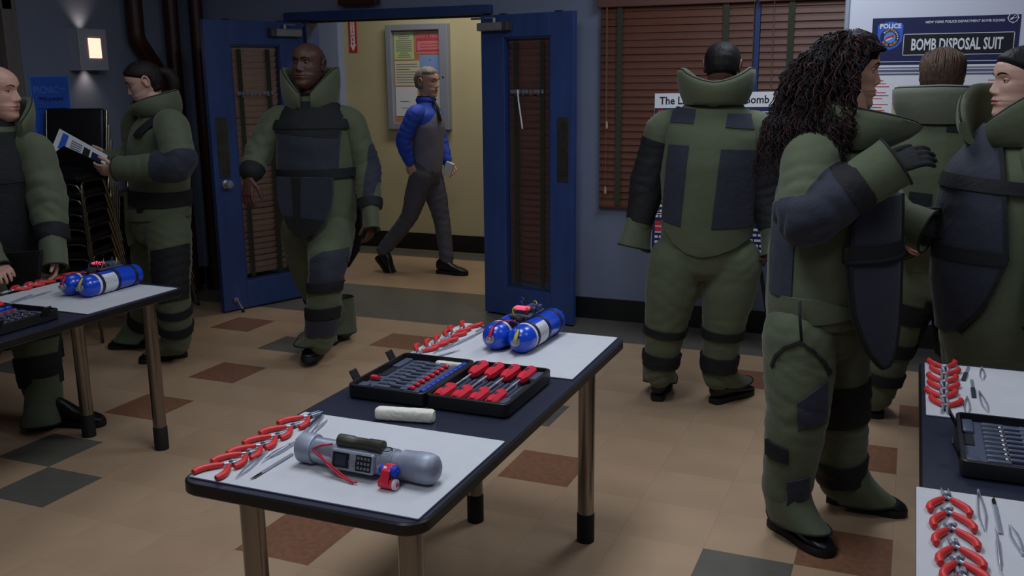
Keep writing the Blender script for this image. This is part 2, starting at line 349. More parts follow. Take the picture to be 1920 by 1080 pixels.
# ---- window with two wooden blinds
g = G()
for a, b in ((WX0, WX0+.04), (-.925, -.875), (WX1-.04, WX1)): g.bx(a, b, YB+.02, YB+.12, WZ0, WZ1)
g.bx(WX0, WX1, YB+.02, YB+.12, WZ0, WZ0+.04); g.bx(WX0, WX1, YB+.02, YB+.12, WZ1-.04, WZ1)
win = struct('window_1', g, 'frame_blue'); tag(win, 'wide window with blue mullions behind the blinds')
obj('pane', G().bx(WX0+.04, -.925, YB+.08, YB+.085, WZ0+.04, WZ1-.04), 'door_glass', win); obj('pane', G().bx(-.875, WX1-.04, YB+.08, YB+.085, WZ0+.04, WZ1-.04), 'door_glass', win)
obj('mullion', G().bx(-.915, -.885, YB-.012, YB+.02, WZ0, WZ1), 'frame_blue', win)
def window_blind(x0, x1, zt, zb, label, cords, tapes):
    r = empty('window_blind', ((x0+x1)/2, YB-.03, zb)); xc = (x0+x1)/2; hw_ = (x1-x0)/2
    tag(r, label, 'blind', 'wooden window blinds')
    obj('valance', G().rbox((0, -.02, zt-zb+.07), (2*hw_+.02, .03, .14), .006), 'valance_wood', r)
    obj('bottom_rail', G().rbox((0, 0, .012), (2*hw_-.01, .03, .024), .006), 'slat_wood', r)
    n = int((zt-zb)/.0435); t = math.radians(79); hw = .0245; sm = None
    for k in range(n):
        z = .045+k*.0435
        if z > zt-zb+.03: break
        if sm is None:
            g = G(); pr = [(-hw*math.cos(t), -hw*math.sin(t)), (0.002, 0), (hw*math.cos(t), hw*math.sin(t))]
            g.rings([[(xx, py-.0015, pz) for py, pz in pr]+[(xx, py+.0015, pz) for py, pz in pr[::-1]] for xx in (-hw_+.006, hw_-.006)])
            o = obj('slat', g, 'slat_wood', r); sm = o.data
        else: o = bpy.data.objects.new('slat', sm); COL.objects.link(o); o.parent = r
        o.location = (0, 0, z); o.rotation_euler = (random.uniform(-.06, .06), random.uniform(-.003, .003), 0)
    for f in tapes: obj('blind_tape', G().bx(f-xc-.018, f-xc+.018, -.021, -.018, .02, zt-zb), 'blind_tape', r)
    for f, zl in cords:
        g = G().tube([(f-xc, -.03, zt-zb), (f-xc+.004, -.03, zl-zb+.05)], .0022, 6); cdr = obj('cord', g, 'blind_cord', r)
        obj('tassel', G().lathe([(.002, .05), (.006, .04), (.009, .01), (.006, 0)][::-1], (f-xc+.004, -.03, zl-zb), (0, 0, 1), 10), 'poster_tan', cdr, smooth=40)
    return r
window_blind(-1.875, -.916, 2.03, .765, 'wooden blind hanging left of the blue mullion, behind the man seen from behind', ((-1.82, 1.28), (-1.825, .86)), (-1.74, -1.08))
window_blind(-.884, .30, 2.03, .765, 'wooden blind right of the blue mullion, partly hidden by the white board', ((-.80, 1.3),), (-.70, .1))
# ---- sconce on the left wall
r = empty('wall_sconce', (XL, 5.0, 1.68)); tag(r, 'square metal wall sconce with a glowing window above the chairs', 'lamp')
obj('housing', G().rbox((.095, 0, .135), (.02, .24, .27), .004).bx(.0, .09, -.12, -.108, .0, .27).bx(.0, .09, .108, .12, .0, .27), 'sconce_metal', r)
obj('back_plate', G().bx(0, .008, -.05, .05, .05, .22), 'sconce_metal', r)
obj('glowing_pane', G().rbox((.107, .01, .145), (.006, .105, .13), .002), 'lamp_glow', r)
for nm, z, rx in (('sconce_up', .24, math.pi), ('sconce_down', .03, 0)):
    l = bpy.data.lights.new(nm, 'SPOT'); l.energy = 1.1; l.color = (1, .78, .6); l.spot_size = math.radians(95); l.spot_blend = .9; l.shadow_soft_size = .02
    lo = bpy.data.objects.new(nm, l); COL.objects.link(lo); lo.parent = r; lo.location = (.045, 0, z); lo.rotation_euler = (rx, 0, 0)
# ---- picnic poster on the left wall
r = empty('wall_poster', (XL+.001, 4.70, 1.24)); tag(r, 'blue picnic poster taped to the left wall behind the chair stack', 'poster')
obj('sheet', G().bx(0, .002, -.155, .155, 0, .41), 'poster_sky', r); obj('print', G().bx(.0021, .003, -.145, .148, .008, .40), 'poster_blue', r)
def wall_text(txt, size, y, z, m, r, nm='lettering', sx=1):
    V, F = text_geo(txt, size, .001, 'CENTER', sx); V = [(.0034, v[0]+y, v[2]+z) for v in V]; obj(nm, (V, F), m, r)
wall_text('PICNIC', .062, -.035, .315, 'poster_sky', r); wall_text('at the', .02, .10, .325, 'poster_sky', r); wall_text('99th precinct', .036, 0, .26, 'poster_navy', r)
obj('stripe', G().bx(.003, .0034, -.11, .12, .195, .20).bx(.003, .0034, -.09, .13, .18, .184), 'poster_navy', r)
# ---- maroon pipes in the corner
def pipe(name, path, rad, label):
    b = path[-1]; r = empty(name, tuple(b)); tag(r, label, 'pipe', 'maroon pipes in the corner')
    obj('pipe_run', G().tube(path, rad, 20), 'pipe_maroon', r, smooth=50, local=False)
    q = np.array(path[0]); obj('coupling', G().cyl(q-(0, 0, .06), q-(0, 0, .20), rad*1.14, n=20), 'pipe_maroon', r, smooth=50, local=False)
    q = np.array(path[-1]); obj('floor_flange', G().cyl(q+(0, 0, .0), q+(0, 0, .02), rad*1.5, n=20), 'pipe_maroon', r, smooth=50, local=False)
px_ = XL+.085
def bend(y0, y1, z1, z0, rad):
    P = [(px_, y0, CEIL)]+[(px_, y0, z1+.06)]
    for k in range(5): a = k/4; P.append((px_+.0, y0+(.03)*a*a, z1+.05-.07*a))
    P += [(px_, y1-.03, z0+.03), (px_, y1, z0-.05), (px_, y1, 0)]
    return P
pipe('wall_pipe', bend(5.42, 5.62, 1.88, 1.66, .058), .058, 'maroon pipe that bends behind the reading woman')
pipe('wall_pipe', [(XL+.08, 5.79, CEIL), (XL+.08, 5.79, 1.2), (XL+.08, 5.79, 0)], .052, 'straight maroon pipe in the middle of the corner')
pipe('wall_pipe', [(XL+.20, 5.92, CEIL), (XL+.20, 5.92, 1.2), (XL+.20, 5.92, 0)], .05, 'straight maroon pipe nearest the left blue door')
# ---- sign box above the door
r = empty('ceiling_sign', (-3.62, YB-.06, 2.10)); tag(r, 'dark red box sign over the doorway, cut by the top of the frame', 'sign')
obj('sign_box', G().rbox((0, 0, .10), (.31, .06, .18), .008), 'pipe_maroon', r); obj('bracket', G().bx(-.05, .05, .0, .06, .185, .23), 'black_plastic', r)
# ---- corridor: extinguisher arrow sign
r = empty('arrow_sign', (-4.948, 8.028, 1.85)); tag(r, 'red extinguisher sign with a white down arrow on the yellow wall', 'sign')
obj('plate', G().bx(-.044, .044, -.003, 0, 0, .50), 'ink_red', r)
g = G(); g.rings([[(x, yy, z) for x, z in ((-.022, .50), (-.022, .075), (-.034, .075), (0, .012), (.034, .075), (.022, .075), (.022, .50))] for yy in (-.0045, -.0031)]); obj('arrow', g, 'white_paper', r)
for k, ch in enumerate('EXTINGUISHER'):
    V, F = text_geo(ch, .036, .0012); obj('lettering', ([(v[0], -.0052, v[2]+.482-k*.0365) for v in V], F), 'ink_red', r)
# ---- corridor: bulletin case
r = empty('bulletin_case', (-4.245, 8.03, 1.14)); tag(r, 'aluminium notice case with coloured papers on the corridor wall', 'notice board')
W2, H2 = .318, .95
g = G()
for a, b, c2, d2 in ((-W2, -W2+.06, 0, H2), (W2-.085, W2, 0, H2), (-W2+.06, W2-.085, 0, .055), (-W2+.06, W2-.085, H2-.055, H2)): g.rbox(((a+b)/2, -.035, (c2+d2)/2), (b-a, .07, d2-c2), .006)
obj('frame', g, 'alu_frame', r)
obj('cork_panel', G().bx(-W2+.05, W2-.05, -.02, -.002, .05, H2-.05), 'cork', r); obj('pane', G().bx(-W2+.055, W2-.08, -.056, -.053, .05, H2-.05), 'case_glass', r)
obj('lock', G().lathe([(.009, 0), (.009, .008), (.004, .012)], (W2-.045, -.07, .48), (0, -1, 0), 12), 'chrome', r, smooth=40)
def notice(x0, x1, z0, z1, m, lines, im='ink_grey', border=None, head=None):
    p_ = obj('notice', G().bx(x0, x1, -.024, -.0215, z0, z1), m, r)
    g = G(); n = len(lines)
    for k, (a, b) in enumerate(lines):
        z = z1-(z1-z0)*(k+1.3)/(n+1.6); g.bx(x0+(x1-x0)*a, x0+(x1-x0)*b, -.0252, -.0241, z-.003, z+.003)
    if lines: obj('print', g, im, p_)
    if border: 
        g = G(); t_ = .01
        for a, b, c2, d2 in ((x0+.008, x0+.008+t_, z0+.02, z1), (x1-t_, x1, z0+.02, z1), (x0+.008, x1, z0+.02, z0+.02+t_)): g.bx(a, b, -.0253, -.0242, c2, d2)
        obj('border', g, border, p_)
    if head:
        obj('heading_band', G().bx(x0+.01, x1, -.0254, -.0243, z1-.085, z1-.005), border, p_)
        V, F = text_geo(head, .05, .001, 'CENTER', .85); obj('lettering', ([(v[0]+(x0+x1)/2, -.0258, v[2]+z1-.045) for v in V], F), m, p_)
Lz = [(.1, .9)]*8
notice(-.25, -.045, .635, .885, 'paper_green', [(.35, .65), (.2, .8), (.25, .75)]+[(.1, .9)]*6+[(.3, .7), (.2, .8), (.15, .85)], 'ink_grey')
notice(-.028, .225, .685, .885, 'paper_pink', [(.02, .02)]*3+[(.2, .95), (.2, .9), (.2, .95)], 'ink_red', 'ink_red', 'SAFETY FIRST')
notice(-.25, .01, .40, .625, 'paper_cream', [(.05, .9), (.05, .95), (.05, .6)]+[(.05, .9)]*5, 'ink_grey')
notice(-.25, -.02, .12, .39, 'white_paper', [(.02, .02), (.2, .6), (.25, .55)], 'ink_grey')
notice(.01, .225, .47, .675, 'paper_blue', [(.45, .55), (.02, .02), (.2, .8), (.2, .8)], 'poster_blue'); notice(.03, .225, .14, .45, 'white_paper', [(.2, .8)]*6)
# ================================================================= tables
TZ = .72; TW, TL = .63, 1.54
def make_table(xc, yc, label):
    r = empty('work_table', (xc, yc, 0)); tag(r, label, 'table', 'work tables')
    hw, hl = TW/2, TL/2
    tp = G(); o_ = rrect(-hw, hw, -hl, hl, .055, 8); i_ = rrect(-hw+.004, hw-.004, -hl+.004, hl-.004, .052, 8)
    tp.rings([[(x, y, TZ-.03) for x, y in i_], [(x, y, TZ-.026) for x, y in o_], [(x, y, TZ-.004) for x, y in o_], [(x, y, TZ-.0005) for x, y in i_]]); obj('edge_band', tp, 'table_edge', r, smooth=30)
    t2 = rrect(-hw+.006, hw-.006, -hl+.006, hl-.006, .05, 8); obj('table_top', G().prism(t2, TZ-.006, TZ), 'table_top', r)
    for sx in (-1, 1):
        for sy in (-1, 1):
            x, y = sx*(hw-.10), sy*(hl-.14)
            lg = obj('leg', G().cyl((x, y, .10), (x, y, TZ-.03), .029, n=20), 'chrome', r, smooth=40)
            obj('foot_sleeve', G().lathe([(.031, 0), (.031, .105), (.029, .108)], (x, y, 0), n=20), 'black_rubber', lg, smooth=40)
            obj('mounting_plate', G().cyl((x, y, TZ-.042), (x, y, TZ-.0305), .055, n=20), 'black_plastic', lg, smooth=40)
    return r
CX, CY = -1.18, 2.345
make_table(CX, CY, 'black work table in the middle with galvanized pipe and tool case on it')
LX, LY = -3.215, 2.475
make_table(LX, LY, 'black work table at the left with blue canisters, beside the bald man')
RX, RY = .39, 2.42
make_table(RX, RY, 'black work table at the right edge of the picture')
make_table(-4.84, 3.40, 'far left table of which only one leg shows behind the bald man')
def work_mat(x0, x1, y0, y1, label, rz=0):
    xc, yc = (x0+x1)/2, (y0+y1)/2; r = empty('work_mat', (xc, yc, TZ+.0003), rz); tag(r, label, 'mat', 'grey work mats')
    a, b = (x1-x0)/2, (y1-y0)/2; obj('backing', G().prism(rrect(-a, a, -b, b, .004, 2), 0, .0025), 'mat_back', r); obj('surface', G().prism(rrect(-a+.001, a-.001, -b+.001, b-.001, .004, 2), .0026, .0045), 'mat_grey', r)
MZ = TZ+.0050
work_mat(-1.476, -.880, 1.600, 2.062, 'grey mat under the galvanized pipe, near end of the middle table')
work_mat(-1.482, -.888, 2.590, 3.090, 'grey mat under the blue canisters, far end of the middle table', .01)
work_mat(LX-.30, LX+.298, 2.70, 3.20, 'grey mat under the blue canisters on the left table', -.01)
work_mat(LX-.30, LX+.298, 1.73, 2.18, 'grey mat at the near end of the left table, outside the picture')
work_mat(.090, .69, 2.640, 3.150, 'grey mat with pliers at the far end of the right table')
work_mat(.066, .665, 1.700, 2.142, 'grey mat with pliers at the near end of the right table')
# ---------------------------------------------------------------- pliers
def make_pliers(kind):
    r = empty('pliers')
    nose = {'long': .046, 'cut': .022, 'flat': .03}[kind]
    for s in (-1, 1):
        P = [(s*.008, -.016, .008), (s*.017, -.028, .0085), (s*.027, -.042, .0085), (s*.0345, -.056, .0085), (s*.0375, -.070, .0085), (s*.036, -.084, .0085)]
        h = obj('handle_grip', G().tube(P, [.0055, .007, .0078, .0082, .0082, .006], 10), 'red_rubber', r, smooth=60)
        g = G().tube([(-s*.004, .006, .0065), (s*.003, -.008, .007), (s*.011, -.020, .0085)], [.0045, .004, .0038], 8); obj('shank', g, 'tool_steel', h, smooth=60)
        if kind == 'long': g = G().tube([(s*.0045, 0, .0065), (s*.0055, .012, .0065), (s*.007+.000, nose, .0055)], [(.0055, .0045), (.005, .0042), (.0012, .0015)], 8)
        elif kind == 'cut': g = G().tube([(s*.004, 0, .0065), (s*.008, .010, .0065), (s*.0035, nose, .005)], [(.006, .005), (.0065, .0055), (.001, .002)], 8)
        else: g = G().tube([(s*.0045, 0, .0065), (s*.0055, .012, .0065), (s*.006, nose, .0055)], [(.0055, .0045), (.005, .0045), (.0025, .0035)], 8)
        obj('jaw', g, 'tool_steel', r, smooth=60)
    obj('pivot', G().lathe([(.0085, 0), (.0085, .008), (.005, .0105), (.0, .011)], (0, 0, .0015), n=14), 'tool_dark', r, smooth=40)
    return r
PL = {k: make_pliers(k) for k in ('long', 'cut', 'flat')}; PUSED = {k: False for k in PL}
def pliers(kind, x, y, rz, label, z=MZ):
    if PUSED[kind]: o = copy_tree(PL[kind])
    else: o = PL[kind]; PUSED[kind] = True
    o.location = (x, y, z); o.rotation_euler = (0, 0, rz); tag(o, label, 'pliers', 'red handled pliers'); return o
def row(pix, kinds, rots, where, first):
    for k, (px, py) in enumerate(pix):
        w_ = onz(px, py, MZ+.008); pliers(kinds[k % len(kinds)], w_[0], w_[1], rots[k % len(rots)], (f'red handled pliers {where}, {ORD[k]} from {first}'))
row([(434.5, 867), (466, 847.4), (492.8, 832.6), (520.6, 815), (549.3, 797.4), (580.8, 779)], ['cut', 'cut', 'flat', 'flat', 'flat', 'long'], [-.12, -.1, -.08, -.1, -.12, -.1], 'on the near mat of the middle table', 'its front edge')
row([(783, 660), (801, 651), (817, 643), (837, 632), (848, 624), (870, 615)], ['long', 'flat', 'cut', 'flat', 'cut', 'cut'], [math.pi+.05, math.pi, math.pi-.08, math.pi, math.pi+.06], 'on the far mat of the middle table', 'the tool case')
row([(1772, 690), (1770, 703), (1770, 718), (1770, 732), (1771, 747), (1772, 763)], ['cut', 'flat', 'cut', 'cut', 'flat', 'long'], [math.pi+.1, math.pi-.06, math.pi+.04, math.pi], 'on the far mat of the right table', 'its far end')
row([(1775, 930), (1777, 957), (1783, 987), (1790, 1021), (1797, 1049), (1804, 1076)], ['long', 'cut', 'cut', 'flat', 'cut', 'flat'], [.05, .12, .1, .12, .14], 'on the near mat of the right table', 'the tool case')
row([(18, 545), (42, 538), (62, 532), (84, 525), (105, 517)], ['long', 'flat', 'cut', 'flat', 'cut'], [math.pi+.05, math.pi, math.pi-.05], 'on the mat of the left table', 'the tool case')
# ---------------------------------------------------------------- small silver tools
def fine_tool(kind, a, b, label, z=MZ):
    A = onz(a[0], a[1], z+.003); B = onz(b[0], b[1], z+.003); d = (B-A)[:2]; L = float(np.linalg.norm(d)); rz = math.atan2(-d[0], d[1]); nm = {'tweezers': 'tweezers', 'pick': 'probe', 'scalpel': 'scalpel', 'file': 'flat_file'}[kind]
    r = empty(nm, (A[0], A[1], z), rz); tag(r, label, nm.replace('_', ' '), 'fine steel tools')
    if kind == 'tweezers':
        for s in (-1, 1):
            g = G().tube([(s*.001, L, .004), (s*.006, L*.6, .004), (s*.007, L*.35, .004), (s*.0015, 0, .004)], [(.0012, .003), (.0012, .004), (.0012, .0035), (.0006, .0008)], 8, up=(1, 0, 0)); obj('arm', g, 'tool_steel', r, smooth=60)
        obj('joint', G().rbox((0, L-.006, .004), (.005, .016, .007), .001), 'tool_steel', r)
    elif kind == 'pick':
        obj('grip', G().tube([(0, L*.25, .004), (0, L*.3, .004), (0, L*.75, .004), (0, L*.8, .004)], [.002, .0036, .0036, .002], 10), 'tool_steel', r, smooth=60)
        obj('tip', G().tube([(.003, 0, .0035), (0, L*.12, .0035), (0, L*.26, .004)], [.0006, .0012, .002], 8), 'tool_steel', r, smooth=60); obj('tip', G().tube([(0, L*.79, .004), (0, L*.92, .004), (-.004, L, .0035)], [.002, .0012, .0006], 8), 'tool_steel', r, smooth=60)
    elif kind == 'scalpel':
        obj('grip', G().rbox((0, L*.62, .0035), (.008, L*.76, .004), .0015), 'tool_steel', r); g = G(); g.rings([[(x, y, zz) for x, y in ((-.003, L*.26), (.004, L*.26), (.0045, L*.1), (-.002, 0), (-.003, L*.1))] for zz in (.003, .0042)]); obj('blade', g, 'chrome', r)
    else:
        obj('grip', G().rbox((0, L*.75, .004), (.012, L*.5, .006), .002), 'tool_dark', r); obj('blade', G().rbox((0, L*.25, .003), (.008, L*.5, .003), .001), 'tool_steel', r)
FT = [('tweezers', (443, 897), (500, 848), 'steel tweezers at the front edge of the near mat, beside the pliers'), ('scalpel', (470, 899), (549, 851), 'bright scalpel lying on the near mat closest to the pipe'),
      ('pick', (487, 869), (563, 822), 'thin steel probe behind the scalpel on the near mat'), ('tweezers', (497, 861), (552, 832), 'steel tweezers between the probe and the pliers on the near mat'),
      ('tweezers', (566, 826), (606, 781), 'steel tweezers behind the cap of the galvanized pipe'), ('pick', (576, 822), (616, 786), 'thin steel probe behind the cap of the galvanized pipe'), ('file', (556, 825), (601, 779), 'flat file next to the farthest pliers of the near mat'),
      ('pick', (806, 672), (864, 656), 'thin steel probe on the far mat, closest to the tool case'), ('tweezers', (812, 663), (890, 630), 'steel tweezers beside the pliers on the far mat of the middle table'), ('pick', (832, 655), (905, 622), 'long steel probe in the middle of the far mat'),
      ('scalpel', (860, 643), (925, 610), 'scalpel behind the left blue canister on the far mat'), ('file', (893, 621), (915, 609), 'flat file at the back of the far mat of the middle table'),
      ('file', (1816, 687), (1806, 713), 'flat file at the back of the far mat of the right table'), ('tweezers', (1842, 712), (1841, 690), 'small steel tweezers at the back of the right table'), ('file', (1822, 712), (1826, 745), 'flat file in the middle of the far mat of the right table'),
      ('tweezers', (1813, 778), (1813, 745), 'steel tweezers nearest the tool case on the right table'), ('tweezers', (1852, 773), (1836, 735), 'slanting steel tweezers on the far mat of the right table'),
      ('tweezers', (1846, 995), (1834, 921), 'steel tweezers beside the pliers on the near mat of the right table'), ('scalpel', (1862, 932), (1876, 1000), 'scalpel in the middle of the near mat of the right table'), ('pick', (1868, 990), (1877, 1080), 'steel probe at the bottom edge of the picture on the right table'),
      ('tweezers', (1893, 985), (1918, 1040), 'slanting steel tweezers at the right edge on the near mat'), ('pick', (30, 566), (100, 545), 'thin steel probe on the mat of the left table'), ('tweezers', (5, 575), (60, 553), 'steel tweezers on the mat of the left table at the picture edge')]
for k, a, b, l in FT: fine_tool(k, a, b, l)
# ---------------------------------------------------------------- tool cases
def tray(x0, x1, y0, y1, h):
    o_ = rrect(x0, x1, y0, y1, .018, 4); i_ = rrect(x0+.009, x1-.009, y0+.009, y1-.009, .013, 4); b_ = rrect(x0+.006, x1-.006, y0+.006, y1-.006, .016, 4)
    g = G(); g.rings([[(x, y, 0) for x, y in b_], [(x, y, .006) for x, y in o_], [(x, y, h-.002) for x, y in o_], [(x, y, h) for x, y in rrect(x0+.002, x1-.002, y0+.002, y1-.002, .017, 4)], [(x, y, h) for x, y in i_], [(x, y, .010) for x, y in i_]]); return g
DRV = {}
def screwdriver(loc, rz, label, group, long=True):
    key = 'd'
    if key not in DRV:
        r = empty('screwdriver'); 
        g = G(); prof = [(.012, 0), (.0175, .006), (.0185, .024), (.0165, .052), (.0185, .074), (.0145, .092), (.010, .102)]
        g.rings([[(rr*math.cos(2*math.pi*k/8+.39)*(1.0), y, rr*math.sin(2*math.pi*k/8+.39)) for k in range(8)] for rr, y in prof]); h = obj('handle_grip', g, 'red_bright', r, smooth=25)
        obj('grip_inlay', G().rbox((0, .042, .0158), (.009, .024, .003), .001), 'tool_dark', h)
        obj('shaft', G().tube([(0, .10, 0), (0, .160, 0), (0, .168, 0)], [.0032, .0032, .0012], 8), 'tool_steel', r, smooth=60); DRV[key] = r; o = r
    else: o = copy_tree(DRV[key])
    o.location = loc; o.rotation_euler = (0, 0, rz); tag(o, label, 'screwdriver', group); return o
def precision(loc, rz, label, group):
    if 'p' not in DRV:
        r = empty('bit_driver'); obj('cap', G().lathe([(.0055, 0), (.0065, .003), (.0065, .014), (.004, .017)], (0, 0, 0), (0, 1, 0), 10), 'red_bright', r, smooth=50)
        obj('handle_grip', G().lathe([(.004, .016), (.0055, .02), (.0055, .07), (.004, .074)], (0, 0, 0), (0, 1, 0), 10), 'tray_grey', r, smooth=50); obj('collar', G().lathe([(.0045, .074), (.0045, .084), (.002, .086)], (0, 0, 0), (0, 1, 0), 10), 'chrome', r, smooth=50)
        obj('tip', G().tube([(0, .085, 0), (0, .118, 0), (0, .122, 0)], [.002, .002, .0008], 8), 'tool_dark', r, smooth=60); DRV['p'] = r; o = r
    else: o = copy_tree(DRV['p'])
    o.location = loc; o.rotation_euler = (0, 0, rz); tag(o, label, 'screwdriver', group)
def socket(loc, label, group):
    if 's' not in DRV:
        r = empty('socket_bit'); obj('body', G().lathe([(.008, 0), (.0088, .001), (.0088, .0235), (.008, .0245)], (0, 0, 0), (0, 1, 0), 14), 'blue_plastic', r, smooth=40); obj('ring', G().lathe([(.0093, .009), (.0093, .013)], (0, 0, 0), (0, 1, 0), 14), 'wire_blue', r, smooth=40); DRV['s'] = r; o = r
    else: o = copy_tree(DRV['s'])
    o.location = loc; tag(o, label, 'socket', group)
def tool_case(x, y, rz, where, full=True, mirror=1):
    W_, D_, H_ = .248, .345, .042
    r = empty('tool_case', (x, y, TZ+.0006), rz); tag(r, f'open black plastic tool case {where}', 'tool case', 'open tool cases')
    s = mirror
    t1 = obj('tray', tray(-W_, -.002, -D_/2, D_/2, H_), 'black_plastic', r, smooth=30); t2 = obj('tray', tray(.002, W_, -D_/2, D_/2, H_), 'black_plastic', r, smooth=30)
    lx0, lx1 = (-W_, -.002) if s > 0 else (.002, W_); sx = lambda u: u*s
    def X(a): return a*s
    # bit tray insert: ribs with slots
    g = G().bx(min(X(-.238), X(-.012)), max(X(-.238), X(-.012)), -.162, .162, .0102, .022)
    for k in range(9):
        yy = -.115+k*.031; g.rbox((X(-.165), yy, .025), (.05, .017, .012), .003); g.rbox((X(-.095), yy, .025), (.022, .017, .012), .003)
    g.rbox((X(-.222), -.13, .026), (.03, .055, .012), .004); g.rbox((X(-.222), .11, .026), (.026, .09, .010), .004); g.rbox((X(-.04), .0, .025), (.014, .31, .010), .003); obj('insert', g, 'tray_grey', t1, smooth=30)
    obj('finger_slot', G().rbox((X(-.222), .02, .0235), (.022, .07, .004), .0015), 'black_rubber', t1)
    g = G().bx(min(X(.012), X(.238)), max(X(.012), X(.238)), -.162, .162, .0102, .015)
    for k in range(10): g.rbox((X(.02+.0175*k), 0, .019), (.008, .10, .012), .003)
    g.rbox((X(.222), -.125, .024), (.03, .07, .018), .005); g.rbox((X(.222), .125, .024), (.03, .07, .018), .005); obj('insert', g, 'tray_grey', t2, smooth=30)
    obj('finger_slot', G().rbox((X(.219), 0, .017), (.026, .11, .006), .002), 'black_rubber', t2)
    obj('hinge', G().cyl((0, -.10, .036), (0, .10, .036), .004, n=10), 'black_plastic', r)
    for yy in (-.11, .10):
        obj('latch', G().rbox((X(-W_-.008), yy, .045), (.006, .035, .045), .002, R=rot_axis((0, 1, 0), -.5*s)), 'black_plastic', r)
    c, sn = math.cos(rz), math.sin(rz)
    def Wd(u, v, z): return (x+c*u-sn*v, y+sn*u+c*v, TZ+.0006+z)
    for k in range(4):
        screwdriver(Wd(X(.035+.052*k), .160, .034), math.pi+rz, f'red screwdriver {ORD[k]} from the hinge, far row, tool case {where}', 'red screwdrivers in the tool cases')
        screwdriver(Wd(X(.035+.052*k), -.160, .034), rz, f'red screwdriver {ORD[k]} from the hinge, near row, tool case {where}', 'red screwdrivers in the tool cases')
    for k in range(8): precision(Wd(X(-.068), -.10+k*.031, .0285), math.pi/2*s+rz, f'red capped driver {ORD[k]} from the near side, tool case {where}', 'small drivers in the tool cases')
    for k in range(10): socket(Wd(X(-.024), -.142+k*.029, .033), f'blue socket {ORD[k]} from the near side, tool case {where}', 'blue sockets in the tool cases')
    if full:
        p_ = Wd(X(-.205), -.148, .030); rr = empty('steel_rod', p_, rz); tag(rr, f'bright steel rod at the near side of the tool case {where}', 'rod'); obj('rod', G().cyl((0, 0, 0), (X(.13), 0, 0), .0042, n=10), 'label_white', rr, smooth=40); obj('socket_end', G().cyl((X(.13), 0, 0), (X(.165), 0, 0), .007, n=12), 'tray_grey', rr, smooth=40)
        p_ = Wd(X(-.235), -.06, .030); rr = empty('red_bit_holder', p_, rz); tag(rr, f'short red bit holder at the latch side of the tool case {where}', 'bit holder'); obj('holder', G().rbox((X(.016), 0, .002), (.032, .016, .012), .004), 'red_bright', rr); obj('clip', G().rbox((X(.028), 0, .009), (.006, .012, .004), .001), 'tool_dark', rr)
tool_case(-1.187, 2.385, .0, 'on the middle table')
tool_case(-3.215, 2.44, .02, 'on the left table', False, -1)
tool_case(.405, 2.41, .0, 'on the right table', False)
# ---------------------------------------------------------------- putty rolls
def roll(a, b, rad, label, z=TZ):
    A = onz(a[0], a[1], z+rad); B = onz(b[0], b[1], z+rad); c = (A+B)/2; d = B-A; L = np.linalg.norm(d); rz = math.atan2(d[1], d[0])
    g = G(); n = 16; R = []
    for i in range(25):
        t = i/24; e = 1-.2*max(0, abs(t-.5)*2-.95)/.05
        R.append([(-L/2+L*t, (rad*e*(1+.05*mnoise.noise((i*.5, k*.9, 3))))*np.sign(math.cos(2*math.pi*k/n))*abs(math.cos(2*math.pi*k/n))**.5, max(-rad, (rad*e*(1+.05*mnoise.noise((i*.5, k*.9, 8))))*np.sign(math.sin(2*math.pi*k/n))*abs(math.sin(2*math.pi*k/n))**.5)) for k in range(n)])
    g.rings(R); o = obj('putty_block', g, 'putty', None, smooth=50); o.location = (c[0], c[1], z+rad+.0006); o.rotation_euler = (0, 0, rz); tag(o, label, 'putty', 'white putty blocks')
roll((706, 774), (814, 781), .017, 'white putty block lying in front of the tool case')
roll((819, 683), (911, 692), .013, 'white putty block behind the tool case at the far mat', MZ)
# ---------------------------------------------------------------- galvanized pipe device
A = onz(577, 838, MZ+.038); B = onz(806, 880, MZ+.036); d = B-A; L = float(np.linalg.norm(d[:2])); rz = math.atan2(d[1], d[0])
r = empty('pipe_device', (A[0], A[1], MZ), rz); tag(r, 'galvanized pipe device with a phone and battery strapped to it', 'device'); R0 = .030
obj('pipe_tube', G().lathe([(R0, .0), (R0, L)], (0, 0, .036), (1, 0, 0), 28), 'galv', r, smooth=40)
obj('end_cap', G().lathe([(.030, -.018), (.0355, -.013), (.036, .022), (.034, .026), (.030, .026)], (0, 0, .0365), (1, 0, 0), 28), 'galv_cap', r, smooth=40)
obj('end_cap', G().lathe([(R0, L-.07), (.034, L-.066), (.035, L-.03), (.036, L-.028), (.036, L-.002), (.032, L+.012), (.022, L+.020), (.0, L+.023)], (0, 0, .0365), (1, 0, 0), 28), 'galv_cap', r, smooth=40)
g = G(); R = []
for i in range(14):
    t = i/13; x = .085+t*(L-.17); R.append([(x, -(R0+.003+.003*mnoise.noise((i*.9, k, 1)))*math.cos(2*math.pi*k/24), .036+(R0+.003+.003*mnoise.noise((i*.9, k, 5)))*math.sin(2*math.pi*k/24)) for k in range(24)])
g.rings(R); obj('foil_tape', g, 'galv', r, smooth=60)
cyl_ = obj('dark_cylinder', G().lathe([(.0, .098), (.0155, .099), (.0155, .135), (.014, .137), (.014, .178), (.0155, .180), (.0155, .216), (.0, .217)], (0, -.010, .036+R0+.008), (1, 0, 0), 20), 'tool_dark', r, smooth=40); cyl_.data.materials[0] = mat('olive_plastic', C(58, 56, 44), .45)
Rp = rot_axis((1, 0, 0), math.radians(-14))
ph = obj('phone', G().rbox((.150, -.036, .040), (.115, .014, .048), .006, R=Rp), 'alu_frame', r)
def PQ(u, v): return np.array([.150, -.036, .040])+Rp@np.array([u, -.0075, v])
def plate(u0, u1, v0, v1, t=.0012): 
    return G().box(PQ((u0+u1)/2, (v0+v1)/2), (u1-u0, t, v1-v0), R=Rp)
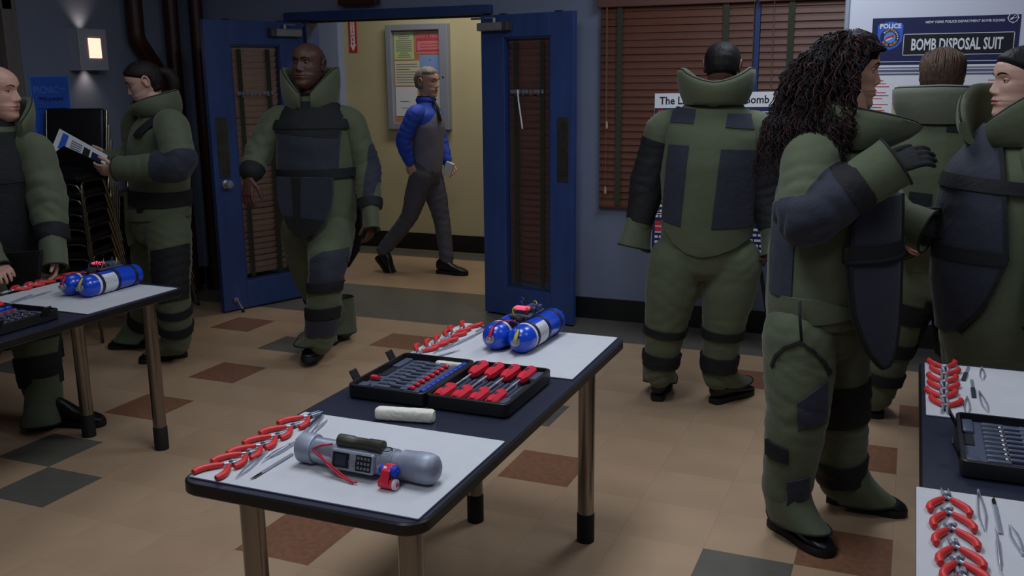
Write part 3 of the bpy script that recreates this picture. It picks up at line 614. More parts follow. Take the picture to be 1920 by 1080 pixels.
obj('screen', plate(-.05, -.006, -.017, .017), 'poster_black', ph); obj('screen_glass', G().box(PQ(-.028, .0)+Rp@np.array([0, -.001, 0]), (.028, .0012, .024), R=Rp), 'tool_dark', ph); obj('keypad', plate(.012, .052, -.018, .018), 'poster_black', ph)
obj('nav_button', G().lathe([(.009, 0), (.009, .002), (.004, .0025)], PQ(.003, -.001), Rp@np.array([0, -1, 0]), 14), 'steel', ph)
g = G()
for i in range(4):
    for j in range(3): g.box(PQ(.019+.009*i, -.011+.011*j)+Rp@np.array([0, -.001, 0]), (.006, .001, .006), R=Rp)
obj('key', g, 'ink_grey', ph)
bx0 = .238
bt = obj('battery', G().lathe([(.0, 0), (.012, .001), (.012, .042), (.004, .044), (.004, .046)], (bx0-.006, -.050, .040), (1, 0, 0), 16), 'blue_plastic', r, smooth=40); obj('battery_wrap', G().lathe([(.0124, .012), (.0124, .02)], (bx0-.006, -.050, .040), (1, 0, 0), 16), 'label_white', bt)
bt = obj('battery', G().lathe([(.0, 0), (.012, .001), (.012, .042), (.004, .044), (.004, .046)], (bx0-.004, -.058, .0135), (1, 0, 0), 16), 'red_bright', r, smooth=40); obj('battery_wrap', G().lathe([(.0124, .036), (.0124, .042), (.006, .0435)], (bx0-.004, -.058, .0135), (1, 0, 0), 16), 'label_white', bt)
obj('tape_strip', G().tube([(bx0+.014, -.035, .050), (bx0+.014, -.050, .0535), (bx0+.014, -.0635, .044), (bx0+.014, -.072, .02), (bx0+.014, -.064, .004)], [(.0012, .011)]*5, 8, up=(0, 0, 1)), 'red_bright', r)
obj('red_wire', G().tube([(.085, -.020, .066), (.06, -.026, .061), (.035, -.030, .050), (.05, -.036, .042), (.09, -.046, .030), (.13, -.056, .014), (.165, -.066, .005), (.178, -.066, .006)], .0024, 8), 'wire_red', r, smooth=True); obj('red_wire', G().tube([(.055, -.033, .045), (.09, -.050, .026), (.13, -.060, .010), (.17, -.069, .004)], .0022, 8), 'wire_red', r, smooth=True)
obj('black_wire', G().tube([(.225+.014*math.cos(a), -.012+.012*math.sin(a), .036+R0+.006) for a in np.linspace(0, 6.1, 16)], .0013, 6), 'wire_black', r, smooth=True)
# ---------------------------------------------------------------- twin blue canisters
def canisters(x, y, rz, label, seed):
    rnd = random.Random(seed); r = empty('canister_device', (x, y, MZ+.0005), rz); tag(r, label, 'device', 'blue canister devices'); rad = .046; LN = .31
    for s in (-1, 1):
        cx = s*(rad+.0005)
        c_ = obj('canister', G().lathe([(.010, -.012), (.022, -.010), (.036, .000), (.0435, .014), (rad, .032), (rad, LN-.02), (.043, LN-.006), (.034, LN), (.0, LN+.001)], (cx, 0, rad+.0005), (0, 1, 0), 32), 'bomb_blue', r, smooth=50)
        obj('paper_label', G().lathe([(rad+.0006, .05), (rad+.0006, .062)], (cx, 0, rad+.0005), (0, 1, 0), 32), 'label_white', c_, smooth=50)
        # printed label wraps the outer half
        a0, a1 = ((-1.1, 1.0) if s > 0 else (math.pi-1.0, math.pi+1.1)); g = G(); R = []
        for yy in (.078, .150): R.append([(cx+(rad+.0007)*math.cos(a), yy, rad+.0005+(rad+.0007)*math.sin(a)) for a in np.linspace(a0, a1, 14)])
        g.rings(R, cap=False, closed=False); obj('printed_label', g, 'label_white', c_, smooth=50)
        g = G()
        for k in range(7):
            yy = .084+k*.009; a = np.linspace(.0 if s > 0 else math.pi, .65 if s > 0 else math.pi-.65, 6)
            g.rings([[(cx+(rad+.0011)*math.cos(t), y2, rad+.0005+(rad+.0011)*math.sin(t)) for t in a] for y2 in (yy, yy+.002)], cap=False, closed=False)
        obj('print', g, 'ink_grey', c_)
        for b0 in (.064, .155, LN-.055): obj('strap_band', G().lathe([(rad+.001, b0), (rad+.0022, b0+.001), (rad+.0022, b0+.014), (rad+.001, b0+.015)], (cx, 0, rad+.0005), (0, 1, 0), 32), 'band_dark', c_, smooth=50)
        v = obj('valve', G().lathe([(.013, -.008), (.014, -.012), (.014, -.018), (.006, -.019), (.006, -.024), (.010, -.026), (.010, -.032), (.004, -.034)][::-1], (cx, 0, rad+.0005), (0, 1, 0), 18), 'steel', c_, smooth=30); obj('gasket', G().lathe([(.017, -.006), (.017, -.011)][::-1], (cx, 0, rad+.0005), (0, 1, 0), 18), 'black_rubber', c_)
        wm = 'wire_red' if s < 0 else 'wire_yellow'
        obj('lead_clip', G().tube([(cx, -.022, rad+.010), (cx+.002, -.014, rad+.026), (cx+.004, -.002, rad+.040)], [(.004, .006), (.005, .007), (.003, .004)], 8), wm, c_, smooth=60)
        obj('lead_wire', G().tube([(cx+.004, -.002, rad+.040), (cx-s*.012, .03, 2*rad+.006), (-s*.01, .06, 2*rad+.004), (.006*s, .085, 2*rad+.008)], .0022, 8), 'wire_red' if s < 0 else 'wire_blue', c_, smooth=True)
    b = obj('circuit_board', G().rbox((.0, .175, 2*rad+.006), (.075, .13, .008), .002), 'board_grey', r)
    obj('hollow_tube', G().tube([(.0, .07, 2*rad-.004), (0, .11, 2*rad-.004)], .018, 16), 'black_rubber', r, smooth=50)
    obj('chip_pack', G().rbox((-.008, .15, 2*rad+.016), (.06, .035, .014), .002), 'tool_dark', b); obj('display', G().rbox((-.008, .15, 2*rad+.027), (.05, .03, .009), .002), 'led_red', b); obj('battery_pack', G().rbox((.012, .20, 2*rad+.018), (.045, .06, .018), .004), 'board_grey', b)
    for k in range(9):
        x0 = rnd.uniform(-.035, .035); y0 = rnd.uniform(.12, .21); x1 = x0+rnd.uniform(-.03, .03); y1 = y0+rnd.uniform(-.04, .04); h = rnd.uniform(.02, .045)
        P = [(x0+(x1-x0)*t+.008*math.sin(6*t), y0+(y1-y0)*t, 2*rad+.008+h*math.sin(math.pi*t)) for t in np.linspace(0, 1, 9)]
        obj('loose_wire', G().tube(P, .0016, 6), ['wire_blue', 'wire_yellow', 'wire_blue', 'wire_black', 'wire_red'][k % 5], b, smooth=True)
A = onz(945, 664, MZ); canisters(A[0], A[1]+.01, -.05, 'twin blue canister device with wires on the middle table', 3)
A = onz(135, 560, MZ); canisters(A[0]+.0, A[1]+.02, .02, 'twin blue canister device with wires on the left table', 5)
# ================================================================= stacked chairs
def make_chair():
    r = empty('stacking_chair'); W_, D_ = .235, .225
    def frame(s):
        return G().tube([(s*.215, -.235, 0), (s*.20, -.20, .20), (s*.19, -.185, .40), (s*.185, -.175, .432), (s*.18, -.14, .447), (s*.185, .14, .44), (s*.19, .175, .46), (s*.192, .20, .55), (s*.194, .27, .86)], .0105, 10)
    for s in (-1, 1):
        obj('side_frame', frame(s), 'chair_chrome', r, smooth=60)
        lg = obj('leg', G().tube([(s*.19, .12, .437), (s*.205, .19, .25), (s*.22, .26, 0)], .0105, 10), 'chair_chrome', r, smooth=60)
        obj('foot_cap', G().cyl((s*.22, .26, -.001+.001), (s*.219, .257, .018), .0135, n=10), 'black_rubber', lg)
    P = [(-.20, -.198, .22)]+[(-.19+.0, -.19, .385), (-.165, -.19, .425), (-.13, -.192, .438), (.13, -.192, .438), (.165, -.19, .425), (.19, -.19, .385), (.20, -.198, .22)]
    obj('front_hoop', G().tube(P, .0095, 8), 'chair_chrome', r, smooth=60)
    g = G(); n = 10; R = []
    st = obj('seat', G().rbox((0, -.02, .468), (.375, .38, .04), .018, 3), 'black_vinyl', r, smooth=40)
    Rb = rot_axis((1, 0, 0), math.radians(-12.5)); obj('backrest', G().rbox((0, .225, .70), (.365, .032, .36), .014, 3, R=Rb), 'black_vinyl', r, smooth=40)
    return r
ch0 = make_chair(); used = False
def stack(x, y, rz, n, dz, sh, where):
    global used
    for k in range(n):
        o = copy_tree(ch0) if used else ch0; used = True
        c, s = math.cos(rz), math.sin(rz); o.location = (x-s*(-sh*k), y+c*(-sh*k), k*dz+.0); o.rotation_euler = (0, 0, rz)
        tag(o, f'black stacking chair {where}, {ORD[n-1-k]} from the top' if k < n-1 else f'black stacking chair on top {where}', 'chair', 'stacked chairs')
stack(-4.895, 4.49, math.radians(22), 7, .094, .010, 'in the tall stack beside the bald man')
stack(-4.91, 5.10, math.radians(10), 5, .094, .010, 'in the lower stack behind the reading woman')
# ================================================================= easel board
def flat_text(parent, txt, size, x, z, m, y=-.0015, bold=.0008, align='CENTER', sx=1, nm='lettering', lift=.0004):
    V, F = text_geo(txt, size, bold, align, sx); return obj(nm, ([(v[0]+x, y-lift, v[2]+z) for v in V], F), m, parent)
EY = 5.58
r = empty('easel', (-1.04, EY, 0)); tag(r, 'black tripod easel under the printed board', 'easel')
for s in (-1, 1):
    obj('leg', G().tube([(s*.05, .10, 1.62), (s*.27, .02, .56), (s*.385, -.02, .0)], .011, 8), 'black_plastic', r, smooth=60)
obj('leg', G().tube([(0, .13, 1.60), (.0, .40, .0)], .011, 8), 'black_plastic', r, smooth=60); obj('ledge', G().rbox((0, .0, .535), (.62, .05, .018), .004), 'black_plastic', r); obj('head_block', G().rbox((0, .11, 1.62), (.12, .07, .05), .008), 'black_plastic', r)
Rt = None
b = empty('easel_board', (-1.04, EY-.012, .545)); tag(b, 'printed navy board on the easel, half hidden by the man seen from behind', 'board')
b.rotation_euler = (math.radians(-3.5), math.radians(-.8), 0)
obj('foam_sheet', G().bx(-.365, .365, 0, .008, 0, .97), 'foam_edge', b); obj('print', G().bx(-.363, .363, -.0012, -.0002, .002, .968), 'poster_navy', b); obj('title_band', G().bx(-.363, .363, -.0019, -.0013, .885, .968), 'white_paper', b)
flat_text(b, 'The Life of a Human Bomb', .062, -.335, .925, 'ink_black', -.0022, .0012, 'LEFT', .93)
g = G(); gr = G()
rr_ = random.Random(4)
for col in range(3):
    x0 = -.345+col*.235
    for k in range(26):
        z = .83-k*.031
        if k % 7 == 6: continue
        x = x0
        while x < x0+.20:
            w_ = rr_.uniform(.012, .04); g.bx(x, min(x+w_, x0+.212), -.0019, -.0013, z, z+.014); x += w_+.008
for zz in (.855, .60, .43, .26): gr.bx(-.345, .345, -.002, -.0013, zz, zz+.005)
o = obj('body_text', g, 'label_white', b); o['kind'] = 'stuff'; obj('rule', gr, 'white_paper', b)
g = G()
for x, z in ((-.345, .845), (-.345, .19), (.30, .09), (.30, .12), (-.345, .155)): g.bx(x, x+.035, -.0023, -.0013, z, z+.03)
obj('red_mark', g, 'ink_red', b)
# ================================================================= white board with the suit poster
WY = 5.42
b = empty('display_board', (.235, WY, 0)); tag(b, 'white display board on a frame carrying the bomb disposal suit poster', 'board')
obj('panel', G().rbox((0, 0, 1.42), (1.18, .02, 1.30), .004), 'whiteboard', b)
g = G()
for s in (-1, 1): g.rbox((s*.59, .0, 1.42), (.025, .035, 1.34), .006)
g.rbox((0, 0, 2.08), (1.2, .035, .03), .006); g.rbox((0, 0, .765), (1.2, .035, .03), .006); obj('frame', g, 'alu_frame', b)
for s in (-1, 1): obj('leg', G().tube([(s*.42, .03, .78), (s*.42, .03, .06)], .016, 10).rbox((s*.42, .03, .03), (.05, .5, .04), .01), 'black_plastic', b, smooth=40)
PX0, PX1, PZ1 = ony(1637, 35, WY)[0]-.235, ony(1915, 27, WY)[0]-.235, ony(1637, 35, WY)[2]
PW = PX1-PX0
p = empty('suit_poster', (.235+(PX0+PX1)/2, WY-.0105, .86)); tag(p, 'navy and white bomb disposal suit poster on the display board', 'poster'); H = PZ1-.86; hw = PW/2
obj('sheet', G().bx(-hw, hw, -.0014, -.0002, 0, H), 'poster_navy', p)
def z_(py, px=1700): return ony(px, py, WY)[2]-.86
def x_(px): return ony(px, 100, WY)[0]-(.235+(PX0+PX1)/2)
zb0, zb1 = z_(104), z_(64); xb0, xb1 = x_(1692), x_(1899)
def frame_box(x0, x1, z0, z1, t, m, nm):
    g = G()
    for a, bb, c2, d2 in ((x0, x1, z0, z0+t), (x0, x1, z1-t, z1), (x0, x0+t, z0, z1), (x1-t, x1, z0, z1)): g.bx(a, bb, -.0026, -.0015, c2, d2)
    return obj(nm, g, m, p)
obj('title_panel', G().bx(xb0, xb1, -.002, -.00145, zb0, zb1), 'poster_black', p); frame_box(xb0, xb1, zb0, zb1, .003, 'white_paper', 'title_border')
V, F = text_geo('BOMB DISPOSAL SUIT', .1, .0025); Va = np.array(V); wtxt = Va[:, 0].max()-Va[:, 0].min(); htxt = Va[:, 2].max()-Va[:, 2].min()
tw, thh = (x_(1878)-x_(1707)), (zb1-zb0)*.56; xm = (x_(1878)+x_(1707))/2
obj('title_lettering', ([((v[0])*tw/wtxt+xm, -.0024, (v[2]-(Va[:, 2].max()+Va[:, 2].min())/2)*thh/htxt+(zb0+zb1)/2) for v in V], F), 'white_paper', p)
V, F = text_geo('NEW YORK POLICE DEPARTMENT BOMB SQUAD', .1, .002); Va = np.array(V); k = (x_(1878)-x_(1731))/(Va[:, 0].max()-Va[:, 0].min())
obj('lettering', ([(v[0]*k+(x_(1878)+x_(1731))/2, -.0019, v[2]*k+z_(43)) for v in V], F), 'white_paper', p)
# emblem top right: circle with a small device
cx, cz = x_(1893), z_(39); g = G(); 
for k in range(24):
    a0, a1 = 2*math.pi*k/24, 2*math.pi*(k+1)/24
    g.rings([[(cx+rr*math.cos(a), yy, cz+rr*math.sin(a)) for rr, yy in ((.020, -.0016), (.0235, -.0016), (.0235, -.0021), (.020, -.0021))] for a in (a0, a1)])
for a in range(4): g.bx(cx+math.cos(a*math.pi/2)*.025-.002, cx+math.cos(a*math.pi/2)*.025+.002, -.0021, -.0016, cz+math.sin(a*math.pi/2)*.025-.002, cz+math.sin(a*math.pi/2)*.025+.002)
g.box((cx, -.0019, cz), (.028, .0006, .008), R=rot_axis((0, 1, 0), -.6)); g.box((cx+.008, -.0019, cz+.005), (.010, .0006, .014), R=rot_axis((0, 1, 0), -.6)); obj('emblem', g, 'white_paper', p)
# police shield
sc = (x_(1690)-x_(1643))/2; cx, cz = (x_(1690)+x_(1643))/2, z_(66)
shield = [(0, 1.15), (.35, 1.08), (.75, .98), (1, .85), (1.0, .2), (.95, -.5), (.6, -.95), (0, -1.2), (-.6, -.95), (-.95, -.5), (-1.0, .2), (-1, .85), (-.75, .98), (-.35, 1.08)]
e = obj('shield_patch', G().rings([[(cx+x*sc, yy, cz+z*sc) for x, z in shield] for yy in (-.0022, -.0015)]), 'poster_blue', p)
def disc(rad, m, y, ox=0, oz=0, nm='disc', n=28):
    return obj(nm, G().rings([[(cx+ox+rad*math.cos(2*math.pi*k/n), yy, cz+oz+rad*math.sin(2*math.pi*k/n)) for k in range(n)] for yy in (y, y-.0003)]), m, e)
disc(sc*.78, 'poster_navy', -.0023, 0, -sc*.18, 'ring'); disc(sc*.46, 'poster_sky', -.0027, 0, -sc*.18, 'disc')
flat_text(e, 'POLICE', sc*.52, cx, cz+sc*.75, 'white_paper', -.0026, .0012)
def arc_text(txt, rad, a0, a1, size, m, inward=False):
    for k, chh in enumerate(txt):
        if chh == ' ': continue
        a = a0+(a1-a0)*k/max(1, len(txt)-1); V, F = text_geo(chh, size, .0006); rot = a-math.pi/2 if not inward else a+math.pi/2; c, s = math.cos(rot), math.sin(rot)
        obj('lettering', ([(cx+rad*math.cos(a)+v[0]*c-v[2]*s, -.0029, cz-sc*.18+rad*math.sin(a)+v[0]*s+v[2]*c) for v in V], F), m, e)
arc_text('NYPD', sc*.61, 2.1, 1.05, sc*.3, 'poster_gold'); arc_text('BOMB SQUAD', sc*.61, 3.75, 5.7, sc*.24, 'poster_gold', True)
g = G()
for a in (.75, .45, .15, -.15, 2.4): g.bx(cx+sc*.62*math.cos(a)-.003, cx+sc*.62*math.cos(a)+.003, -.003, -.0026, cz-sc*.18+sc*.62*math.sin(a)-.003, cz-sc*.18+sc*.62*math.sin(a)+.003)
obj('star', g, 'white_paper', e); g = G().box((cx, -.0031, cz-sc*.15), (sc*.7, .0005, sc*.2), R=rot_axis((0, 1, 0), -.45)); obj('red_figure', g, 'ink_red', e); obj('white_figure', G().box((cx-.003, -.0032, cz-sc*.30), (sc*.5, .0005, sc*.1), R=rot_axis((0, 1, 0), -.45)), 'white_paper', e)
obj('rule', G().bx(-hw+.008, hw-.008, -.002, -.0014, z_(116), z_(115)), 'white_paper', p)
obj('lower_panel', G().bx(-hw+.018, hw-.018, -.0022, -.0014, .03, z_(122)), 'white_paper', p); obj('intro_band', G().bx(-hw+.026, hw-.026, -.0026, -.0022, z_(141), z_(126)), 'poster_slate', p)
g = G(); g.bx(-hw+.034, hw-.06, -.003, -.0027, z_(130.5), z_(128.5)); g.bx(-hw+.034, hw-.10, -.003, -.0027, z_(137.5), z_(135.5)); obj('intro_text', g, 'label_white', p)
g = G()
for s, xs in ((-1, -hw+.022), (1, hw-.12)):
    for k in range(11):
        if k % 4 == 3: continue
        g.bx(xs, xs+.05+.03*((k*7) % 3)/2, -.0027, -.0022, z_(152+k*5.6), z_(150.4+k*5.6))
obj('red_text', g, 'ink_red', p)
for s, xx in ((-1, x_(1700)), (1, x_(1822))):
    zc = z_(170); f = obj('figure_print', G().rings([[(xx+.045*a, yy, zc+.05*bb) for a, bb in ((-1.1, -2.6), (-1.2, -1.2), (-.6, -.75), (.6, -.75), (1.2, -1.2), (1.1, -2.6), (.8, -6), (-.8, -6))] for yy in (-.0027, -.0022)]), 'poster_tan', p)
    obj('head_print', G().rings([[(xx+.032*math.cos(t), yy, zc-.018+.036*math.sin(t)) for t in np.linspace(0, 2*math.pi, 21)[:-1]] for yy in (-.0031, -.0027)]), 'skin_print', f); obj('hair_print', G().rings([[(xx+.035*math.cos(t), yy, zc-.008+.03*math.sin(t)) for t in np.linspace(-.3, math.pi+.3, 16)] for yy in (-.0035, -.0031)]), 'ink_black', f)
# ================================================================= people: tools
mat('suit_green', C(82, 90, 65), .8, var=.10, vscale=7, bump=.25, bscale=26, sheen=.15); mat('suit_green_light', C(104, 110, 94), .8, var=.08, vscale=7, bump=.2, bscale=26, sheen=.15)
mat('suit_navy', C(37, 41, 56), .8, var=.08, vscale=9, bump=.3, bscale=40, sheen=.1); mat('suit_black', C(17, 18, 22), .8, var=.15, vscale=9, bump=.3, bscale=60); mat('suit_piping', C(24, 27, 24), .8)
mat('boot_leather', C(17, 17, 21), .38, var=.15, vscale=30, bump=.08, bscale=60); mat('boot_sole', C(12, 12, 12), .7)
def skin(name, c, lip): mat(name, C(*c), .48, var=.07, vscale=18, bump=.06, bscale=160, spec=.45); mat(name+'_lip', C(*lip), .4)
skin('skin_deep', (84, 56, 46), (92, 52, 48)); skin('skin_fair', (200, 154, 134), (172, 112, 102)); skin('skin_pale', (206, 164, 146), (182, 106, 102)); skin('skin_olive', (186, 140, 118), (166, 88, 84)); skin('skin_brown', (96, 62, 50), (96, 56, 50))
for n_, c_ in (('hair_black', (22, 18, 20)), ('hair_dark', (36, 26, 26)), ('hair_brown', (84, 64, 54)), ('hair_grey', (128, 122, 112)), ('hair_auburn', (58, 26, 24)), ('hair_stubble', (64, 58, 56))):
    mat(n_, C(*c_), .62, var=.35, vscale=60, stretch=(1, 1, .25), bump=.35, bscale=90, spec=.25)
mat('eye_white', C(168, 160, 154), .25); mat('eye_iris', C(40, 26, 20), .2); mat('shirt_blue', C(38, 74, 190), .7, var=.1, vscale=8, bump=.15, bscale=25); mat('vest_grey', C(116, 116, 132), .8, var=.1, vscale=12, bump=.15, bscale=60); mat('trouser_grey', C(84, 84, 94), .8, var=.12, vscale=10, bump=.2, bscale=40); mat('tie_dark', C(40, 44, 40), .6)
def nrm(v): v = np.array(v, float); return v/(np.linalg.norm(v)+1e-12)
UP = np.array([0, 0, 1.])
class Host:
    def __init__(s, V, F): s.V = V; s.F = F; s.N = normals(V, F)
def normals(V, F):
    N = np.zeros_like(V); 
    q = [f for f in F if len(f) == 4]; t = [f for f in F if len(f) == 3]
    for arr in (q, t):
        if not arr: continue
        A = np.array(arr); n = np.cross(V[A[:, 2]]-V[A[:, 0]], V[A[:, -1]]-V[A[:, 1]]) if A.shape[1] == 4 else np.cross(V[A[:, 1]]-V[A[:, 0]], V[A[:, 2]]-V[A[:, 0]])
        for k in range(A.shape[1]): np.add.at(N, A[:, k], n)
    return N/(np.linalg.norm(N, axis=1, keepdims=True)+1e-12)
def remesh(g, vox, it=5):
    me = bpy.data.meshes.new('tmp'); me.from_pydata(g.V, [], g.F)
    bm = bmesh.new(); bm.from_mesh(me); bmesh.ops.recalc_face_normals(bm, faces=bm.faces); bm.to_mesh(me); bm.free()
    o = bpy.data.objects.new('tmp', me); COL.objects.link(o)
    m = o.modifiers.new('r', 'REMESH'); m.mode = 'VOXEL'; m.voxel_size = vox; m.adaptivity = 0
    if it: m2 = o.modifiers.new('s', 'SMOOTH'); m2.factor = .5; m2.iterations = it
    bpy.context.view_layer.update(); e = bpy.data.meshes.new_from_object(o.evaluated_get(bpy.context.evaluated_depsgraph_get()))
    V = np.zeros(len(e.vertices)*3); e.vertices.foreach_get('co', V); V = V.reshape(-1, 3); F = [tuple(p.vertices) for p in e.polygons]
    bpy.data.objects.remove(o); bpy.data.meshes.remove(me); bpy.data.meshes.remove(e)
    h = Host(V, F)
    c = V.mean(0)
    if ((V-c)*h.N).sum(1).mean() < 0: h.F = [f[::-1] for f in F]; h.N = -h.N
    return h
def folds(h, amp, bones, seed=0):
    """cloth folds: ridges across each bone, strongest near the given point, plus soft random dents"""
    r = np.random.default_rng(seed); V = h.V; D = np.zeros(len(V))
    for k in range(7):
        d = r.normal(size=3); d[2] *= 1.3; d = d/np.linalg.norm(d)*r.uniform(16, 34); e = r.normal(size=3)*14
        D += np.sin(V@d+r.uniform(0, 6)+1.6*np.sin(V@e+r.uniform(0, 6)))
    D *= amp*.20
    for A, B, c, rad, a in bones:
        ax = nrm(B-A); t = (V-c)@ax; q = r.normal(size=3)*9; w_ = np.exp(-((V-c)**2).sum(1)/(rad*rad))
        pe = r.normal(size=3); pe -= ax*(pe@ax); ph = t*r.uniform(60, 85)+V@(nrm(pe)*38)+2.6*np.sin(V@q+r.uniform(0, 6))+1.5*np.sin(V@(r.normal(size=3)*20))
        D += a*w_*(np.abs(np.sin(ph/1.6))**1.0-.6)
    h.V = V+h.N*D[:, None]; h.N = normals(h.V, h.F); return h
def shell(bm, off, inn=.004):
    bm.normal_update(); bm.verts.index_update(); P = np.array([v.co[:] for v in bm.verts]); n = len(P)
    if n == 0: return None
    N = np.array([v.normal[:] for v in bm.verts]); F = [tuple(v.index for v in f.verts) for f in bm.faces]
    g = G(); mid = P+N*off; FF = list(F)+[tuple(i+n for i in f[::-1]) for f in F]
    for e in bm.edges:
        if e.is_boundary:
            a, b = e.verts[0].index, e.verts[1].index; FF.append((a, b, b+n, a+n))
    return (np.vstack([mid, P-N*inn]), FF)
def cut(h, planes, sel):
    idx = [i for i, f in enumerate(h.F) if sel[list(f)].any()]
    used = {}; V = []; F = []
    for i in idx:
        ff = []
        for v in h.F[i]:
            if v not in used: used[v] = len(V); V.append(h.V[v])
            ff.append(used[v])
        F.append(ff)
    me = bpy.data.meshes.new('tmp'); me.from_pydata([tuple(v) for v in V], [], F); bm = bmesh.new(); bm.from_mesh(me); bpy.data.meshes.remove(me)
    for co, no in planes: bmesh.ops.bisect_plane(bm, geom=bm.verts[:]+bm.edges[:]+bm.faces[:], plane_co=Vector(co), plane_no=Vector(no), clear_outer=True, dist=1e-5)
    left = set(bm.verts); best = set()                          # keep the largest piece only
    while left:
        st = [left.pop()]; comp = set(st)
        while st:
            for e in st.pop().link_edges:
                for v in e.verts:
                    if v in left: left.discard(v); comp.add(v); st.append(v)
        if len(comp) > len(best): best = comp
    bmesh.ops.delete(bm, geom=[v for v in bm.verts if v not in best], context='VERTS')
    return bm
def patch_px(h, poly, y, off, name, m, parent, nside=(0, -1, 0), minn=-.1, rng=.30):
    """panel sewn on a garment: outline points (photo pixels at depth y), cut straight through along the depth"""
    P = [ony(px, py, y) for px, py in poly]; c = sum(P)/len(P); pl = []; n = len(P)
    area_ = sum(P[i][0]*P[(i+1) % n][2]-P[(i+1) % n][0]*P[i][2] for i in range(n))
    for i in range(n):
        d = P[(i+1) % n]-P[i]; no = np.array([d[2], 0, -d[0]]); no = no if area_ > 0 else -no; pl.append((P[i], nrm(no)))
    ns = np.array(nside, float); sel = (h.N@ns > minn) & (np.abs(h.V[:, 1]-y) < rng)
    bm = cut(h, pl, sel); s = shell(bm, off); bm.free()
    return obj(name, s, m, parent, smooth=50, local=False) if s else None
def strap(h, A, B, u0, u1, rad, off, name, m, parent, tilt=None, joint=None):
    ax = nrm(np.array(B)-np.array(A)); ax2 = nrm(ax+(np.array(tilt) if tilt is not None else 0)); L = np.linalg.norm(np.array(B)-np.array(A)); p0 = np.array(A)+ax*L*u0; p1 = np.array(A)+ax*L*u1
    c = (p0+p1)/2; d = h.V-c; t = d@ax; dist = np.linalg.norm(d-np.outer(t, ax), axis=1); sel = (dist < rad) & (np.abs(t) < np.linalg.norm(p1-p0)/2+.06)
    pl = [(p1, ax2), (p0, -ax2)]
    if joint is not None: j_, o_ = joint; pl.append((j_, nrm(nrm(np.array(o_)-j_)-nrm((np.array(A)+np.array(B))/2-j_))))   # stay on this side of the bent joint
    bm = cut(h, pl, sel); s = shell(bm, off); bm.free()
    return obj(name, s, m, parent, smooth=50, local=False) if s else None
# ---------------------------------------------------------------- head
def _tab(pts, n=240, k=7):
    z = np.linspace(-.125, .125, n); y = np.interp(z, [p[0] for p in pts], [p[1] for p in pts]); ker = np.hanning(k+2)[1:-1]; ker /= ker.sum()
    yp = np.concatenate([np.full(k, y[0]), y, np.full(k, y[-1])]); return z, np.convolve(yp, ker, 'same')[k:-k]
TAB_W = _tab([(-.125, .02), (-.116, .028), (-.105, .040), (-.085, .053), (-.055, .063), (-.02, .069), (.02, .0745), (.05, .0755), (.075, .069), (.095, .055), (.108, .038), (.116, .02), (.1185, .004)], k=11)
TAB_F = _tab([(-.125, .060), (-.118, .072), (-.108, .087), (-.098, .091), (-.088, .0885), (-.078, .0865), (-.070, .0905), (-.063, .0935), (-.059, .0905), (-.054, .095), (-.048, .092), (-.040, .0885), (-.02, .0885), (0, .087), (.015, .087), (.03, .0945), (.045, .0965), (.065, .0925), (.085, .078), (.1, .058), (.112, .034), (.1185, .004)])
TAB_B = _tab([(-.125, -.01), (-.11, -.03), (-.08, -.058), (-.05, -.078), (-.01, -.095), (.03, -.101), (.06, -.093), (.085, -.075), (.105, -.045), (.1185, -.004)], k=11)
TAB_NH = _tab([(-.05, 0), (-.040, 0.001), (-.0345, .012), (-.028, .021), (-.021, .0235), (-.012, .019), (.005, .012), (.02, .0065), (.032, .003), (.044, 0)], k=5)
TAB_NS = _tab([(-.05, .012), (-.032, .0135), (-.02, .0115), (-.005, .0085), (.02, .0075), (.04, .011)], k=9)
def tv(t, z): return np.interp(z, t[0], t[1])
class HP:   # head parameters
    def __init__(s, wid=1, jaw=1, nose=1, brow=1, lips=1, cheek=1): s.wid = wid; s.jaw = jaw; s.nose = nose; s.brow = brow; s.lips = lips; s.cheek = cheek
def feat(x, z, hp):
    ga = lambda cx, cz, sx, sz: np.exp(-((np.abs(x)-cx)/sx)**2-((z-cz)/sz)**2)
    d = tv(TAB_NH, z)*hp.nose*np.exp(-np.abs(x/tv(TAB_NS, z))**2.2)
    d = d+.006*hp.nose*ga(.0125, -.030, .006, .006)-.010*ga(.031, .012, .016, .010)+.0035*hp.brow*ga(.028, .034, .022, .007)+.004*hp.cheek*ga(.045, -.012, .018, .016)
    d = d+.0035*hp.lips*np.exp(-(x/.021)**4)*(np.exp(-((z+.054)/.0042)**2)+1.1*np.exp(-((z+.0665)/.005)**2))-.0035*np.exp(-(x/.022)**4)*np.exp(-((z+.0598)/.0022)**2)-.003*ga(.028, -.058, .006, .01)
    return d
